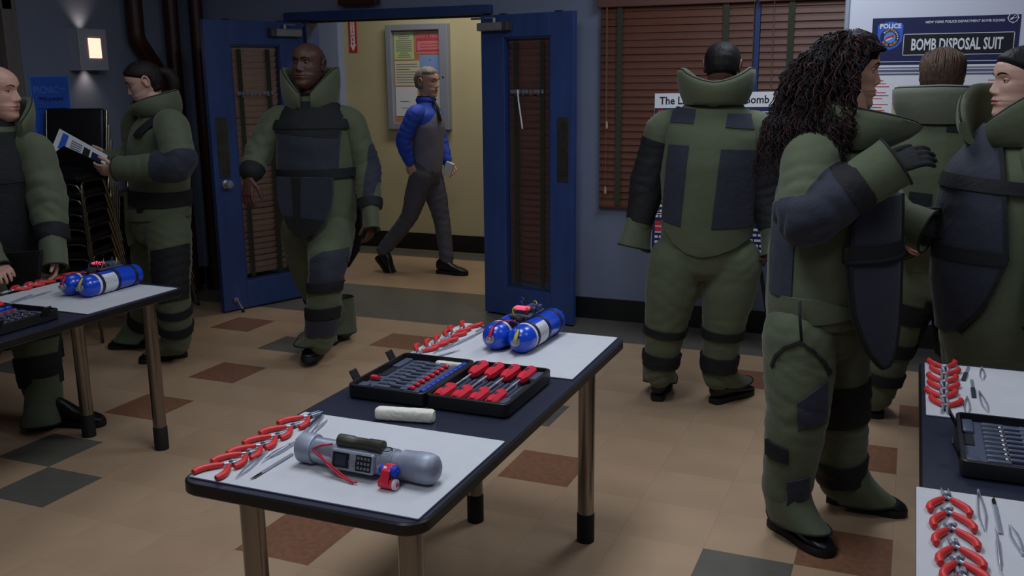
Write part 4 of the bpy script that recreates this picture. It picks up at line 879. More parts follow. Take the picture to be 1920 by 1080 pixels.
def head_surface(hp, nphi=72):
    zs = np.concatenate([np.linspace(-.122, -.10, 7)[:-1], np.linspace(-.10, .05, 62)[:-1], np.linspace(.05, .1175, 22)])
    s = np.linspace(-1, 1, nphi, endpoint=False); ph = math.pi*np.sign(s)*np.abs(s)**1.5
    V = []
    for z in zs:
        W_, Fz, Bz = tv(TAB_W, z)*hp.wid*(hp.jaw if z < -.03 else 1+(hp.jaw-1)*max(0, (.0-z)/.03) if z < 0 else 1), tv(TAB_F, z), tv(TAB_B, z); y0 = (Fz+Bz)*.5*.6
        c, sn = np.cos(ph), np.sin(ph); x = W_*np.sign(sn)*np.abs(sn)**.92; yf = y0+(Fz-y0)*np.abs(c)**.86; yb = y0-(y0-Bz)*np.abs(c)**.95; y = np.where(c >= 0, yf, yb)
        y = y+np.where(c > .0, feat(x, np.full_like(x, z), hp)*np.clip(c*4, 0, 1), 0); V.append(np.stack([x, y, np.full_like(x, z)], 1))
    n = nphi; m = len(zs); F = []
    for i in range(m-1):
        for j in range(n): F.append((i*n+j, (i+1)*n+j, (i+1)*n+(j+1) % n, i*n+(j+1) % n))
    F.append(tuple(range(n))); F.append(tuple(range((m-1)*n, m*n))[::-1])
    return np.vstack(V), F
def front_y(x, z, hp):
    W_, Fz, Bz = tv(TAB_W, z)*hp.wid, tv(TAB_F, z), tv(TAB_B, z); y0 = (Fz+Bz)*.5*.6; sn = min(.999, abs(x)/W_)**(1/.92); c = math.sqrt(1-sn*sn); return y0+(Fz-y0)*c**.86+float(feat(np.array(x), np.array(z), hp))
class Head:
    def __init__(s, center, fwd, roll=0.0, scale=1.0, hp=None):
        f = nrm(fwd); x = nrm(np.cross(f, UP)); u = np.cross(x, f)     # x = the person's right
        if roll: R = rot_axis(f, roll); x = R@x; u = R@u
        s.M = np.stack([x, f, u], 1)*scale; s.c = np.array(center, float); s.hp = hp or HP(); s.V0, s.F0 = head_surface(s.hp); s.sc = scale
    def w(s, V): return np.asarray(V)@s.M.T+s.c
def build_head(H, body_g, skin_slot=0, lip_slot=1, ears=True):
    V, F = H.V0, H.F0; lipf = []; sk = []
    for f in F:
        c = V[list(f)].mean(0)
        w_ = .0225*math.sqrt(max(0, 1-((c[2]+.0598)/.0125)**2)); (lipf if c[1] > .07 and abs(c[0]) < w_ else sk).append(f)
    body_g.slot(skin_slot); o = len(body_g.V); body_g.V += [tuple(v) for v in H.w(V)]
    for grp, sl in ((sk, skin_slot), (lipf, lip_slot)): body_g.F += [tuple(i+o for i in f) for f in grp]; body_g.M += [sl]*len(grp)
    body_g.slot(skin_slot)
    if ears:
        for sd in (-1, 1):
            g = G(); R = []
            for k in range(15):
                a = math.radians(-110+290*k/14); rr = 1+.12*math.sin(a*1.0); R.append((sd*(.0735*H.hp.wid+.009+.004*math.sin(a)), -.012-.017*rr*math.cos(a), .002+.030*rr*math.sin(a)*(1 if math.sin(a) > 0 else .85)))
            g.tube(R, [.003]+[.0052]*12+[.006, .004], 8); g.ell((sd*(.073*H.hp.wid+.003), -.010, .0), (.007, .015, .026), 10, 8); body_g.add(H.w(np.array(g.V)), g.F)
def face_parts(H, parent, brow_m, lid_m, gaze=(0, 0), lid=.25, brows=True):
    for sd in (-1, 1):
        ec = np.array([sd*.0315, .0665, .012]); g = G(); g.ell((0, 0, 0), (.0125,)*3, 16, 12)
        e = obj('eye', (H.w(np.array(g.V)+ec), g.F), 'eye_white', parent, smooth=True, local=False)
        d = nrm([gaze[0], 1, gaze[1]]); x = nrm(np.cross(d, UP)); u = np.cross(x, d); g = G().rings([[ec+d*h_+x*r_*math.cos(t)+u*r_*math.sin(t) for t in np.linspace(0, 2*math.pi, 15)[:-1]] for r_, h_ in ((.0056, .0108), (.0054, .0119), (.002, .0128))])
        obj('iris', (H.w(np.array(g.V)), g.F), 'eye_iris', e, smooth=50, local=False)
        # lids: parts of a slightly larger ball, open in front
        g = G(); rows = []
        for th in np.linspace(-.2, math.pi*.5+.9-lid*2.2*0+0, 9):
            pass
        top = math.radians(90-(-8+34*(1-lid*2)))            # polar angle where the upper lid ends
        R = []
        for th in np.linspace(.15, top, 7): R.append([(ec[0]+.0138*math.sin(th)*math.cos(p_), ec[1]+.0138*math.sin(th)*math.sin(p_), ec[2]+.0138*math.cos(th)) for p_ in np.linspace(-.5, math.pi+.5, 14)])
        g.rings(R, cap=False, closed=False); R = []
        for th in np.linspace(math.radians(112), math.pi-.2, 5): R.append([(ec[0]+.0136*math.sin(th)*math.cos(p_), ec[1]+.0136*math.sin(th)*math.sin(p_), ec[2]+.0136*math.cos(th)) for p_ in np.linspace(-.5, math.pi+.5, 14)])
        g.rings(R, cap=False, closed=False); obj('eyelid', (H.w(np.array(g.V)), g.F), lid_m, e, smooth=True, local=False)
        g = G().tube([(ec[0]+.0139*math.sin(top)*math.cos(p_), ec[1]+.0139*math.sin(top)*math.sin(p_), ec[2]+.0139*math.cos(top)) for p_ in np.linspace(.15, math.pi-.15, 9)], .0008, 5); obj('lash_line', (H.w(np.array(g.V)), g.F), 'ink_black', e, local=False)
        if brows:
            P = [(sd*x_, front_y(x_, z_, H.hp)+.0008, z_) for x_, z_ in ((.013, .030), (.022, .0345), (.032, .037), (.041, .0355), (.049, .031))]
            g = G().tube(P, [(.0022, .0016), (.0032, .002), (.003, .002), (.0024, .0018), (.001, .001)], 6); obj('eyebrow', (H.w(np.array(g.V)), g.F), brow_m, parent, smooth=True, local=False)
def hair_cap(H, field, off, m, parent, name='hair', rough=0.0, seed=1):
    """hair as a shell over the scalp; field(x,y,z)>0 where hair grows, thickness fades at the hairline"""
    V, F = H.V0, H.F0; x, y, z = V.T; s = field(x, y, z); N = normals(V, F)
    keep = [f for f in F if any(s[i] > 0 for i in f)]; t = np.clip(s/.022, 0, 1); t = t*t*(3-2*t); r = np.random.default_rng(seed)
    d = off*t-.0012*(1-t)
    if rough:
        ph = np.arctan2(x, y); d = d+rough*t*(np.sin(ph*23+z*60+2*np.sin(z*90+ph*5))+.6*np.sin(ph*41-z*130))
    P = V+N*d[:, None]; used = sorted({i for f in keep for i in f}); mp = {i: k for k, i in enumerate(used)}
    return obj(name, (H.w(P[used]), [tuple(mp[i] for i in f) for f in keep]), m, parent, smooth=True, local=False)
# ---------------------------------------------------------------- hands
def hand_geo(wr, d, pn, side, curl=.5, spread=.10, sc=1.0, thumb=.5, curls=None):
    """wr wrist, d direction of the fingers, pn palm normal (curl goes that way), side +1: thumb towards cross(d,pn)"""
    d = nrm(d); pn = nrm(pn-d*np.dot(pn, d)); t = np.cross(d, pn)*side; g = G(); wr = np.array(wr, float)
    g.tube([wr-d*.03*sc, wr, wr+d*.03*sc, wr+d*.07*sc, wr+d*.09*sc, wr+d*.096*sc], [(.020*sc, .027*sc), (.019*sc, .027*sc), (.017*sc, .036*sc), (.0135*sc, .041*sc), (.011*sc, .038*sc), (.006*sc, .03*sc)], 14, up=pn)
    for k, (o, L) in enumerate(((.031, .072), (.0105, .080), (-.0105, .074), (-.030, .058))):
        b = wr+d*.085*sc+t*o*sc; a = .0; dd = nrm(d+t*spread*(o/.03)); P = [b-dd*.015*sc, b]; p = b; cu = curls[k] if curls else curl
        for j, fr in enumerate((.44, .31, .25)):
            a += cu*(.75, 1.0, .7)[j]; p = p+(dd*math.cos(a)+pn*math.sin(a))*L*fr*sc; P.append(p)
        P2 = []
        for q in range(len(P)-1): P2 += [P[q], (P[q]+P[q+1])/2]
        P2.append(P[-1]); r = np.linspace(.0098, .0075, len(P2))*sc; r[-1] *= .7; g.tube(P2, list(r), 10)
    b = wr+d*.022*sc+t*.028*sc; d1 = nrm(d*.72+t*.72+pn*.35*thumb*2); d2 = nrm(d*.95+t*.25+pn*.7*thumb); p1 = b+d1*.042*sc; p2 = p1+d2*.032*sc; p3 = p2+nrm(d2+pn*.3*thumb)*.024*sc
    g.tube([b-d1*.02*sc, b, (b+p1)/2, p1, p2, p3], [.011*sc, .0135*sc, .012*sc, .0108*sc, .0098*sc, .007*sc], 10)
    return remesh(g, .0036*sc, 3)
# ---------------------------------------------------------------- boots, cuffs, collar
def boot(person, heel, toe, lift=0.0, nm='boot', sc=1.0, pitch=0.0):
    """heel: ground point under the heel; toe: direction"""
    f = nrm([toe[0], toe[1], 0]); x = np.cross(f, UP); R = np.stack([x, f, UP], 1)
    if pitch: R = R@rot_axis((1, 0, 0), pitch)
    base = np.array([heel[0], heel[1], lift]); n = 18
    secs = [(-.012, .018, .05, .085), (-.004, .031, .035, .115), (.02, .037, .028, .135), (.06, .038, .026, .14), (.10, .037, .026, .12), (.14, .040, .026, .092), (.18, .046, .026, .074), (.22, .047, .026, .064), (.25, .041, .026, .054), (.272, .029, .027, .044), (.283, .012, .028, .036)]
    g = G(); g.rings([[(w_*math.cos(a)*sc, y*sc, (max(zl, (zl+zh)/2+(zh-zl)/2*np.sign(math.sin(a))*abs(math.sin(a))**.8))*sc) for a in np.linspace(0, 2*math.pi, n+1)[:-1]] for y, w_, zl, zh in secs])
    b = obj(nm, (np.array(g.V)@R.T+base, g.F), 'boot_leather', person, smooth=60, local=False)
    ol = [(.0, -.014), (.026, -.008), (.036, .02), (.034, .07), (.037, .12), (.046, .17), (.049, .215), (.042, .255), (.024, .280), (.0, .288)]; ol = ol+[(-a, c_) for a, c_ in ol[-2:0:-1]]
    g = G(); g.rings([[(a*s_*sc, c_*sc, z*sc) for a, c_ in ol] for z, s_ in ((.001, .98), (.006, 1.03), (.026, 1.03), (.030, .98))]); obj('sole', (np.array(g.V)@R.T+base, g.F), 'boot_sole', b, smooth=40, local=False)
    return b
def spat(person, ank, heel, toe, m='suit_green', top=.20, ln=.2, wid=.075, lift=.0, back=.075, parent=None, trim=True, rise=.055):
    """flared cloth cover falling from the shin over the boot"""
    f = nrm([toe[0], toe[1], 0]); x = np.cross(f, UP); hb = np.array([heel[0], heel[1], lift]); R = []; RI = []; n = 28
    tops = np.array([ank[0], ank[1], top]); cb = hb+f*(.07)
    for t in np.linspace(0, 1, 9):
        e = t*t; c = tops*(1-e)+np.array([cb[0], cb[1], top])*e; fr = .085+(ln-.085)*(e*.85+t*.15); bk = .085+(back-.085)*t; w_ = .080+(wid-.080)*t
        ring = []
        for k in range(n):
            a = 2*math.pi*k/n; ca, sa = math.cos(a), math.sin(a); rad = fr if ca > 0 else bk
            zb = .030+rise*(max(0, -ca))+.012*max(0, ca)**2     # hem rises at the back
            z = top*(1-t)+(lift+zb)*t; ring.append(np.array([c[0], c[1], z])+f*rad*ca+x*w_*sa*(1+.04*math.sin(3*a)))
        R.append(ring)
    RI = [[p-nrm(p-np.array([np.mean([q[0] for q in r_]), np.mean([q[1] for q in r_]), p[2]]))*.008 for p in r_] for r_ in R[::-1]]
    s_ = obj('boot_cover', G().rings(R+RI, cap=False), m, parent or person, smooth=70, local=False)
    if trim:
        hem = R[-1]; obj('hem_piping', G().tube(hem+[hem[0]], .0045, 6), 'suit_piping', s_, smooth=True, local=False)
    return s_
def collar(person, base, F, rb, rt, hfun, opening, thick=.022, lean=.0, m='suit_green', name='collar', back=0.0, na=44, inner='suit_green'):
    F = nrm([F[0], F[1], 0]); Sd = np.cross(F, UP); base = np.array(base, float); R = []
    for i in range(na):
        a = -(math.pi-opening)+2*(math.pi-opening)*i/(na-1); h_ = hfun(a); sec_o = []; sec_i = []
        for t in np.linspace(0, 1, 8):
            k = t**.9; rx = rb[0]+(rt[0]-rb[0])*k; ry = rb[1]+(rt[1]-rb[1])*k; bul = .012*math.sin(math.pi*t)
            for sec, q in ((sec_o, thick/2+bul), (sec_i, -thick/2+bul*.6)):
                sec.append(base-F*((ry+q)*math.cos(a))+Sd*((rx+q)*math.sin(a))+UP*(h_*t)+F*lean*t-F*back*t*math.cos(a/2))
        topc = (sec_o[-1]+sec_i[-1])/2+UP*thick*.35; R.append(sec_o+[topc]+sec_i[::-1])
    c_ = obj(name, G().rings(R), m, person, smooth=60, local=False)
    tp = [r_[8]*.5+r_[7]*.5 for r_ in R]; obj('collar_piping', G().tube(tp, .0035, 6), 'suit_piping', c_, smooth=True, local=False); return c_
def cuff(parent, el, wr, ln=.10, r0=.058, r1=.075, flat=.8, m='suit_green', cutb=.0, up=None, name='gauntlet'):
    """flared gauntlet beyond the wrist, open at the end"""
    d = nrm(np.array(wr)-np.array(el)); w_ = np.array(wr); up = nrm(up) if up is not None else UP; R = []
    P = [w_-d*.02, w_+d*ln*.3, w_+d*ln*.7, w_+d*ln]; rr = [r0, r0*1.04, (r0+r1)/2, r1]
    g = G().tube(P+P[::-1], [(a, a*flat) for a in rr]+[(a-.008, (a-.008)*flat) for a in rr[::-1]], 22, cap=False, up=up)
    # recompute: tube() flips direction at the turn, so build the inner wall from the outer
    n = 22; V = np.array(g.V[:4*n]); c_ = np.repeat(np.array(P), n, 0); inner = V-(V-c_)*(.009/np.linalg.norm(V-c_, axis=1, keepdims=True))
    rings = [list(V[i*n:(i+1)*n]) for i in range(4)]+[list(inner[i*n:(i+1)*n]) for i in range(3, -1, -1)]
    o = obj(name, G().rings(rings, cap=False), m, parent, smooth=70, local=False); hem = list(V[3*n:4*n]); obj('hem_piping', G().tube(hem+[hem[0]], .004, 6), 'suit_piping', o, smooth=True, local=False); return o
# ---------------------------------------------------------------- the suit itself
def J(px, py, y): return ony(px, py, y)
def tube_pts(P, R, sub=3):
    Q = []; W_ = []
    for i in range(len(P)-1):
        for k in range(sub):
            t = k/sub; Q.append(np.array(P[i])*(1-t)+np.array(P[i+1])*t); a, b = R[i], R[i+1]; W_.append(tuple(np.array(a)*(1-t)+np.array(b)*t) if hasattr(a, '__len__') else a*(1-t)+b*t)
    Q.append(np.array(P[-1])); W_.append(R[-1])
    # round the corners
    for _ in range(2):
        for i in range(1, len(Q)-1): Q[i] = Q[i]*.5+(Q[i-1]+Q[i+1])*.25
    return Q, W_
def ellf(r): return r
def person(name, label, foot):
    o = empty(name, (foot[0], foot[1], 0)); tag(o, label, 'person'); return o
def sleeve(pr, sh, el, wr, rad=(.098, .088, .080, .066), seed=0, m='suit_green', inner=None, amp=.006):
    sh, el, wr = map(np.array, (sh, el, wr)); s0 = sh+(nrm(inner-sh)*.05 if inner is not None else 0)
    P, R = tube_pts([s0, sh, (sh+el)/2, el, (el+wr)/2, wr], [rad[0]*.9, rad[0], rad[1]*1.02, rad[1], rad[2], rad[3]], 4); g = G().tube(P, R, 20); g.ell(s0, (rad[0]*.9,)*3, 14, 10); g.ell(wr, (rad[3]*.98,)*3, 14, 10)
    h = remesh(g, .0105, 5); folds(h, amp*.6, [(sh, el, el, .11, amp*1.6), (el, wr, (el+wr)/2, .10, amp*1.1), (sh, el, (sh+el)/2, .12, amp*.8)], seed)
    return h, obj('sleeve', (h.V, h.F), m, pr, smooth=True, local=False)
def torso(pr, rings_, F, seed=0, m='suit_green', name='suit_vest', amp=.004, extra=None, vox=.0125, it=5):
    """rings_: (centre, half width, half depth)"""
    F = nrm([F[0], F[1], 0]); Sd = np.cross(F, UP); P = [r_[0] for r_ in rings_]; R = [(r_[1], r_[2]) for r_ in rings_]; Q, W_ = tube_pts(P, R, 3); g = G().tube(Q, W_, 26, up=Sd)
    if extra: extra(g)
    h = remesh(g, vox, it); folds(h, amp, [], seed); return h, obj(name, (h.V, h.F), m, pr, smooth=True, local=False)
def trousers(pr, pel, legs, F, hw=.20, hd=.165, rad=(.135, .125, .10, .098, .078), seed=0, m='suit_green', amp=.007, name='suit_trousers'):
    F = nrm([F[0], F[1], 0]); Sd = np.cross(F, UP); g = G(); pel = np.array(pel); g.tube([pel+UP*.16, pel+UP*.12, pel+UP*.02, pel-UP*.08, pel-UP*.12], [(hw*.8, hd*.8), (hw*.95, hd*.95), (hw, hd), (hw*.82, hd*.85), (hw*.5, hd*.5)], 22, up=Sd); fl = []
    for hip, kn, an in legs:
        hip, kn, an = map(np.array, (hip, kn, an)); P, R = tube_pts([hip, (hip+kn)/2, kn, (kn+an)/2, an], list(rad), 4); g.tube(P, R, 20); g.ell(hip, (rad[0],)*3, 14, 10); g.ell(an, (rad[4]*.97,)*3, 12, 8)
        fl += [(hip, kn, (hip+kn)/2, .16, amp*.9), (kn, an, kn, .12, amp*1.2), (kn, an, an, .11, amp*1.5), (hip, kn, hip, .14, amp*.8)]
    h = remesh(g, .012, 5); folds(h, amp*.5, fl, seed); return h, obj(name, (h.V, h.F), m, pr, smooth=True, local=False)
def core(g, pel, neck, head_c, arms):
    """hidden trunk and arms that join head and hands into one body"""
    g.slot(0); pel, neck, head_c = map(np.array, (pel, neck, head_c)); g.tube([pel, pel+(neck-pel)*.5, neck-(neck-pel)*.15, neck-(neck-pel)*.08, neck], [.10, .11, .10, .07, .056], 14)
    g.tube([neck-(neck-pel)*.1, neck, neck*.5+head_c*.5, head_c*.85+neck*.15], [.066, .060, .056, .052], 16)
    for a in arms: g.tube([neck-(neck-pel)*.15]+[np.array(p_) for p_ in a], [.05, .045]+[.035]*(len(a)-2)+[.026], 10)
def hanging_apron(pr, top, F, rows, m, name, wrap=1.2, thick=.014, lean=0.0, parent=None, edge='suit_black'):
    """cloth hanging in front of the body: rows of (drop below top, half width); the edges wrap back around the body"""
    F = nrm([F[0], F[1], 0]); Sd = np.cross(F, UP); top = np.array(top); A = []; n = 11
    for d_, w_ in rows: A.append([top-UP*d_+F*(lean*d_)+Sd*s_*w_-F*wrap*(s_*w_)**2 for s_ in np.linspace(-1, 1, n)])
    g = G(); g.rings([a+[p_-F*thick for p_ in a[::-1]] for a in A]); o = obj(name, g, m, parent or pr, smooth=40, local=False)
    rim = [a[0] for a in A]+A[-1][1:-1]+[a[-1] for a in A[::-1]]; obj('apron_edge', G().tube(rim, .008, 6), edge, o, smooth=True, local=False); return o
# ================================================================= man walking in through the door
F = (.33, -.95, 0); y = 4.62
pr = person('person', 'man in green bomb suit with a black apron striding in through the doors', onz(600, 690, 0))
pel, wst, chs, shl, nck = J(600, 412, y), J(597, 345, y), J(590, 262, y), J(584, 208, y), J(580, 180, y)
H = Head(J(579, 124, y-.02), (.03, -1, .10), 0, 1.06, HP(wid=1.03, nose=1.05, lips=1.3, jaw=1.04))
lsh, lel, lwr = J(657, 228, 4.70), J(688, 312, 4.74), J(694, 385, 4.66); rsh, rel, rwr = J(520, 226, 4.56), J(487, 284, 4.46), J(472, 322, 4.34)
lhip, lkn, lan = J(622, 432, 4.60), J(612, 505, 4.40), J(601, 640, 4.44); rhip, rkn, ran = J(570, 432, 4.62), J(582, 525, 4.74), J(642, 615, 4.98)
b = G(); build_head(H, b); core(b, pel, nck, H.c, [(lsh, lel, lwr), (rsh, rel, rwr)])
hd = hand_geo(rwr+nrm(rwr-rel)*.045, np.array([-.05, -.25, -1]), np.array([.15, 1, 0]), 1, .4, .10, 1.1); b.add(hd.V, hd.F); hd = hand_geo(lwr+nrm(lwr-lel)*.07, np.array([-.05, -.05, -1]), np.array([-1, 0, 0]), -1, .4, .08, 1.0); b.add(hd.V, hd.F)
bo = obj('body', b, ['skin_deep', 'skin_deep_lip'], pr, smooth=True, local=False); face_parts(H, bo, 'hair_black', 'skin_deep', (.0, -.35), .42)
hair_cap(H, lambda x, y_, z: np.minimum(np.minimum(.035-y_-.25*z, z+.045), .075-z+.0*x), .0015, 'hair_stubble', pr)
obj('shirt_neck', G().tube([nck-UP*.06, nck+UP*.015], [.085, .068], 20), 'suit_black', pr, smooth=True, local=False)
h, tr = trousers(pr, pel-UP*.02, [(lhip, lkn, lan), (rhip, rkn, ran)], F, seed=11, hw=.205)
patch_px(h, [(580, 487), (597, 476), (622, 474), (642, 488), (644, 540), (582, 540)], 4.32, .008, 'knee_pad', 'suit_navy', tr); patch_px(h, [(580, 530), (645, 530), (645, 548), (580, 548)], 4.34, .013, 'strap', 'suit_black', tr)
patch_px(h, [(578, 575), (645, 577), (645, 598), (578, 595)], 4.38, .012, 'strap', 'suit_black', tr); patch_px(h, [(570, 596), (645, 600), (645, 632), (572, 628)], 4.38, .009, 'shin_pad', 'suit_navy', tr)
strap(h, rkn, ran, .25, .45, .16, .010, 'strap', 'suit_black', tr)
bt = boot(pr, onz(601, 668, 0)+np.array([-.01, .02, 0]), (.30, -.95, 0), .012, pitch=.10); spat(pr, lan, onz(601, 668, 0), (.3, -.95, 0), top=.20, ln=.19, wid=.12, lift=.085, back=.06)
hz = onz(640, 632, 0); boot(pr, hz+np.array([-.02, .05, 0]), (.2, -1, 0), .0); spat(pr, ran, hz+np.array([0, .03, 0]), (.2, -1, 0), top=.27, ln=.14, wid=.105, lift=.02, back=.10)
h, v = torso(pr, [(pel-UP*.10, .17, .13), (pel, .215, .175), (wst, .215, .185), (chs, .225, .180), (chs*.4+shl*.6, .225, .150), (shl, .17, .115), (nck, .095, .085)], F, 12)
patch_px(h, [(519, 250), (520, 212), (525, 200), (534, 193), (582, 193), (598, 202), (608, 218), (612, 240), (612, 262)], 4.45, .016, 'apron_bib', 'suit_black', v); ap = patch_px(h, [(519, 244), (612, 246), (613, 330), (521, 330)], 4.44, .014, 'apron_panel', 'suit_navy', v); pass
patch_px(h, [(508, 229), (645, 229), (645, 245), (508, 243)], 4.44, .021, 'chest_strap', 'suit_black', v); patch_px(h, [(512, 318), (630, 320), (630, 337), (514, 335)], 4.43, .021, 'waist_strap', 'suit_black', v)
# hanging lower apron
def flap(pr, pts, y0, y1, m, name, thick=.012, parent=None):
    """cloth flap: outline in photo pixels, front face at depth y0 (top) to y1 (bottom)"""
    pys = [p_[1] for p_ in pts]; t0, t1 = min(pys), max(pys); A = [J(px, py, y0+(y1-y0)*(py-t0)/(t1-t0)) for px, py in pts]; B = [a+np.array([0, thick, 0]) for a in A]
    return obj(name, G().rings([A, B]), m, parent or pr, local=False)
lo = flap(pr, [(518, 332), (622, 334), (622, 365), (618, 392), (608, 415), (590, 437), (572, 446), (556, 444), (540, 428), (528, 402), (520, 372)], 4.405, 4.36, 'suit_navy', 'apron_flap', .02, v)
flap(pr, [(545, 333), (563, 333), (561, 444), (553, 440)], 4.40, 4.355, 'suit_black', 'apron_stripe', .008, v); flap(pr, [(530, 404), (608, 414), (590, 437), (572, 446), (556, 444), (540, 428)], 4.375, 4.357, 'suit_black', 'apron_tip', .008, v)
flap(pr, [(640, 395), (672, 360), (676, 400), (678, 440), (672, 470), (652, 502), (640, 470)], 4.80, 4.86, 'suit_black', 'tail_flap', .02, v); flap(pr, [(524, 380), (545, 380), (575, 470), (572, 520), (540, 470), (522, 425)], 4.58, 4.60, 'suit_green', 'side_flap', .02, v)
h, s_ = sleeve(pr, lsh, lel, lwr, (.09, .08, .074, .062), seed=13, inner=shl); patch_px(h, [(692, 265), (703, 262), (712, 300), (710, 372), (697, 376), (694, 330)], 4.70, .006, 'elbow_patch', 'suit_navy', s_, minn=-.1); strap(h, lel, lwr, .86, 1.08, .2, .010, 'wrist_strap', 'suit_black', s_); cuff(s_, lel, lwr+nrm(lwr-lel)*.02, .125, .066, .062, .7)
h, s_ = sleeve(pr, rsh, rel, rwr, (.088, .08, .072, .062), seed=14, inner=shl, amp=.009); strap(h, rel, rwr, .85, 2.0, .2, .006, 'wrist_band_and_opening_shade', 'suit_black', s_)  # black wrist band, carried over the closed sleeve end as painted shade of its opening
collar(pr, shl+UP*.015, F, (.125, .115), (.15, .135), lambda a: .215-.13*max(0, (abs(a)-1.8)/1.1)**1.4, .22, .03, .0, back=.03)
# ================================================================= man seen from behind
F = (-.15, .99, 0); y = 4.54
pr = person('person', 'man in green bomb suit seen from behind, reading the easel board', onz(1290, 757, 0))
pel, wst, chs, shl, nck = J(1320, 462, y), J(1324, 395, y), J(1330, 300, y), J(1340, 218, y), J(1346, 180, y)
H = Head(J(1354, 128, y+.05), (-.12, .96, -.28), 0, 1.0, HP(wid=1.0))
lsh, lel, lwr = J(1246, 242, 4.55), J(1216, 340, 4.54), J(1198, 420, 4.50); rsh, rel, rwr = J(1424, 246, 4.58), J(1440, 350, 4.60), J(1449, 432, 4.55)
lhip, lkn, lan = J(1268, 490, 4.50), J(1248, 610, 4.49), J(1236, 700, 4.50); rhip, rkn, ran = J(1375, 492, 4.56), J(1356, 612, 4.56), J(1346, 705, 4.58)
b = G(); build_head(H, b); core(b, pel, nck, H.c, [(lsh, lel, lwr), (rsh, rel, rwr)])
hd = hand_geo(lwr+nrm(lwr-lel)*.02, np.array([.1, .05, -1]), np.array([1, .2, 0]), -1, .6, .06, .95); b.add(hd.V, hd.F); hd = hand_geo(rwr+nrm(rwr-rel)*.03, np.array([-.15, .0, -1]), np.array([-1, .2, 0]), 1, .6, .06, .95); b.add(hd.V, hd.F)
bo = obj('body', b, ['skin_brown', 'skin_brown_lip'], pr, smooth=True, local=False); face_parts(H, bo, 'hair_black', 'skin_brown')
hair_cap(H, lambda x, y_, z: np.maximum((z-.055)+.6*(.08-y_)-.012, np.minimum(-.015-y_, z+.05))+0*x, .007, 'hair_black', pr, rough=.0008)
h, tr = trousers(pr, pel-UP*.03, [(lhip, lkn, lan), (rhip, rkn, ran)], F, .21, .17, (.135, .128, .104, .088, .076), 21)
strap(h, lkn, lan, .02, .16, .2, .009, 'strap', 'suit_black', tr); strap(h, rkn, ran, .02, .18, .2, .009, 'strap', 'suit_black', tr); strap(h, lkn, lan, .55, .82, .2, .013, 'strap', 'suit_black', tr); strap(h, rkn, ran, .55, .85, .2, .013, 'strap', 'suit_black', tr)
pp = lambda pts, off, y0: obj('seam_piping', G().tube([J(px, py, y0) for px, py in pts], .004, 6), 'suit_piping', tr, smooth=True, local=False)
for hl, an, dr in ((onz(1232, 752, 0), lan, (-.10, 1, 0)), (onz(1338, 757, 0), ran, (.55, .9, 0))): boot(pr, hl, dr); spat(pr, an, hl+np.array([0, .02, 0]), dr, top=.21, ln=.19, wid=.085, lift=.045, back=.085, rise=.02)
h, v = torso(pr, [(pel-UP*.12, .15, .11), (pel-UP*.03, .212, .165), (wst, .212, .175), (chs, .218, .180), (chs*.35+shl*.65, .222, .155), (shl, .18, .12), (nck, .10, .09)], F, 22, amp=.002)
patch_px(h, [(1236, 330), (1262, 205), (1404, 208), (1412, 330), (1404, 438), (1392, 455), (1372, 468), (1345, 477), (1318, 480), (1290, 473), (1265, 455), (1246, 430)], 4.40, .012, 'back_tail', 'suit_green', v)
for q in ([(1256, 206), (1302, 208), (1300, 235), (1254, 233)], [(1358, 216), (1410, 220), (1408, 247), (1356, 242)]): patch_px(h, q, 4.38, .017, 'back_patch', 'suit_navy', v)
for q in ([(1254, 272), (1294, 274), (1278, 424), (1240, 415)], [(1350, 281), (1405, 284), (1400, 431), (1332, 429)]): patch_px(h, q, 4.37, .018, 'back_panel', 'suit_navy', v)
for sh, el, wr, sd in ((lsh, lel, lwr, 23), (rsh, rel, rwr, 24)):
    h, s_ = sleeve(pr, sh, el, wr, (.095, .082, .07, .062), seed=sd, inner=shl); strap(h, sh, el, .22, 1.06, .24, .006, 'sleeve_panel', 'suit_black', s_); strap(h, el, wr, -.12, .95, .22, .007, 'sleeve_panel', 'suit_black', s_); cuff(s_, el, wr, .115, .072, .088, .7)
collar(pr, shl+UP*.055, F, (.125, .12), (.160, .145), lambda a: .095+.06*min(1, (abs(a)/1.1)**1.5)-.08*max(0, (abs(a)-2.0)/.8)**1.5, .5, .034, .0, back=.0)
# ================================================================= man in the corridor
F = (1, .1, 0); y = 7.02
pr = person('person', 'grey haired man in a blue shirt and grey vest walking along the corridor', onz(845, 515, 0))
pel, wst, chs, shl, nck = J(800, 318, y), J(803, 285, y), J(803, 232, y), J(799, 202, y), J(800, 187, y)
H = Head(J(801, 155, y), (1, -.12, -.05), 0, 1.0, HP(nose=1.15))
rsh, rel, rwr = J(778, 213, 6.83), J(755, 262, 6.78), J(768, 304, 6.84); lsh, lel, lwr = J(815, 213, 7.2), J(825, 262, 7.24), J(838, 303, 7.18)
rhip, rkn, ran = J(790, 330, 6.93), J(768, 408, 6.93), J(718, 470, 6.95); lhip, lkn, lan = J(808, 330, 7.1), J(828, 408, 7.1), J(838, 488, 7.06)
b = G(); build_head(H, b); core(b, pel, nck, H.c, [(lsh, lel, lwr), (rsh, rel, rwr)]); hd = hand_geo(lwr, np.array([.5, -.1, -.6]), np.array([0, -1, .2]), 1, .5); b.add(hd.V, hd.F); hd = hand_geo(rwr, np.array([.3, .1, -1]), np.array([0, 1, 0]), -1, .3, .05, .9); b.add(hd.V, hd.F)
bo = obj('body', b, ['skin_fair', 'skin_fair_lip'], pr, smooth=True, local=False); face_parts(H, bo, 'hair_dark', 'skin_fair')
hair_cap(H, lambda x, y_, z: np.minimum(np.maximum(z-.062, np.minimum(.012-y_, z+.055)), .09-y_)+0*x, .012, 'hair_grey', pr, rough=.0015)
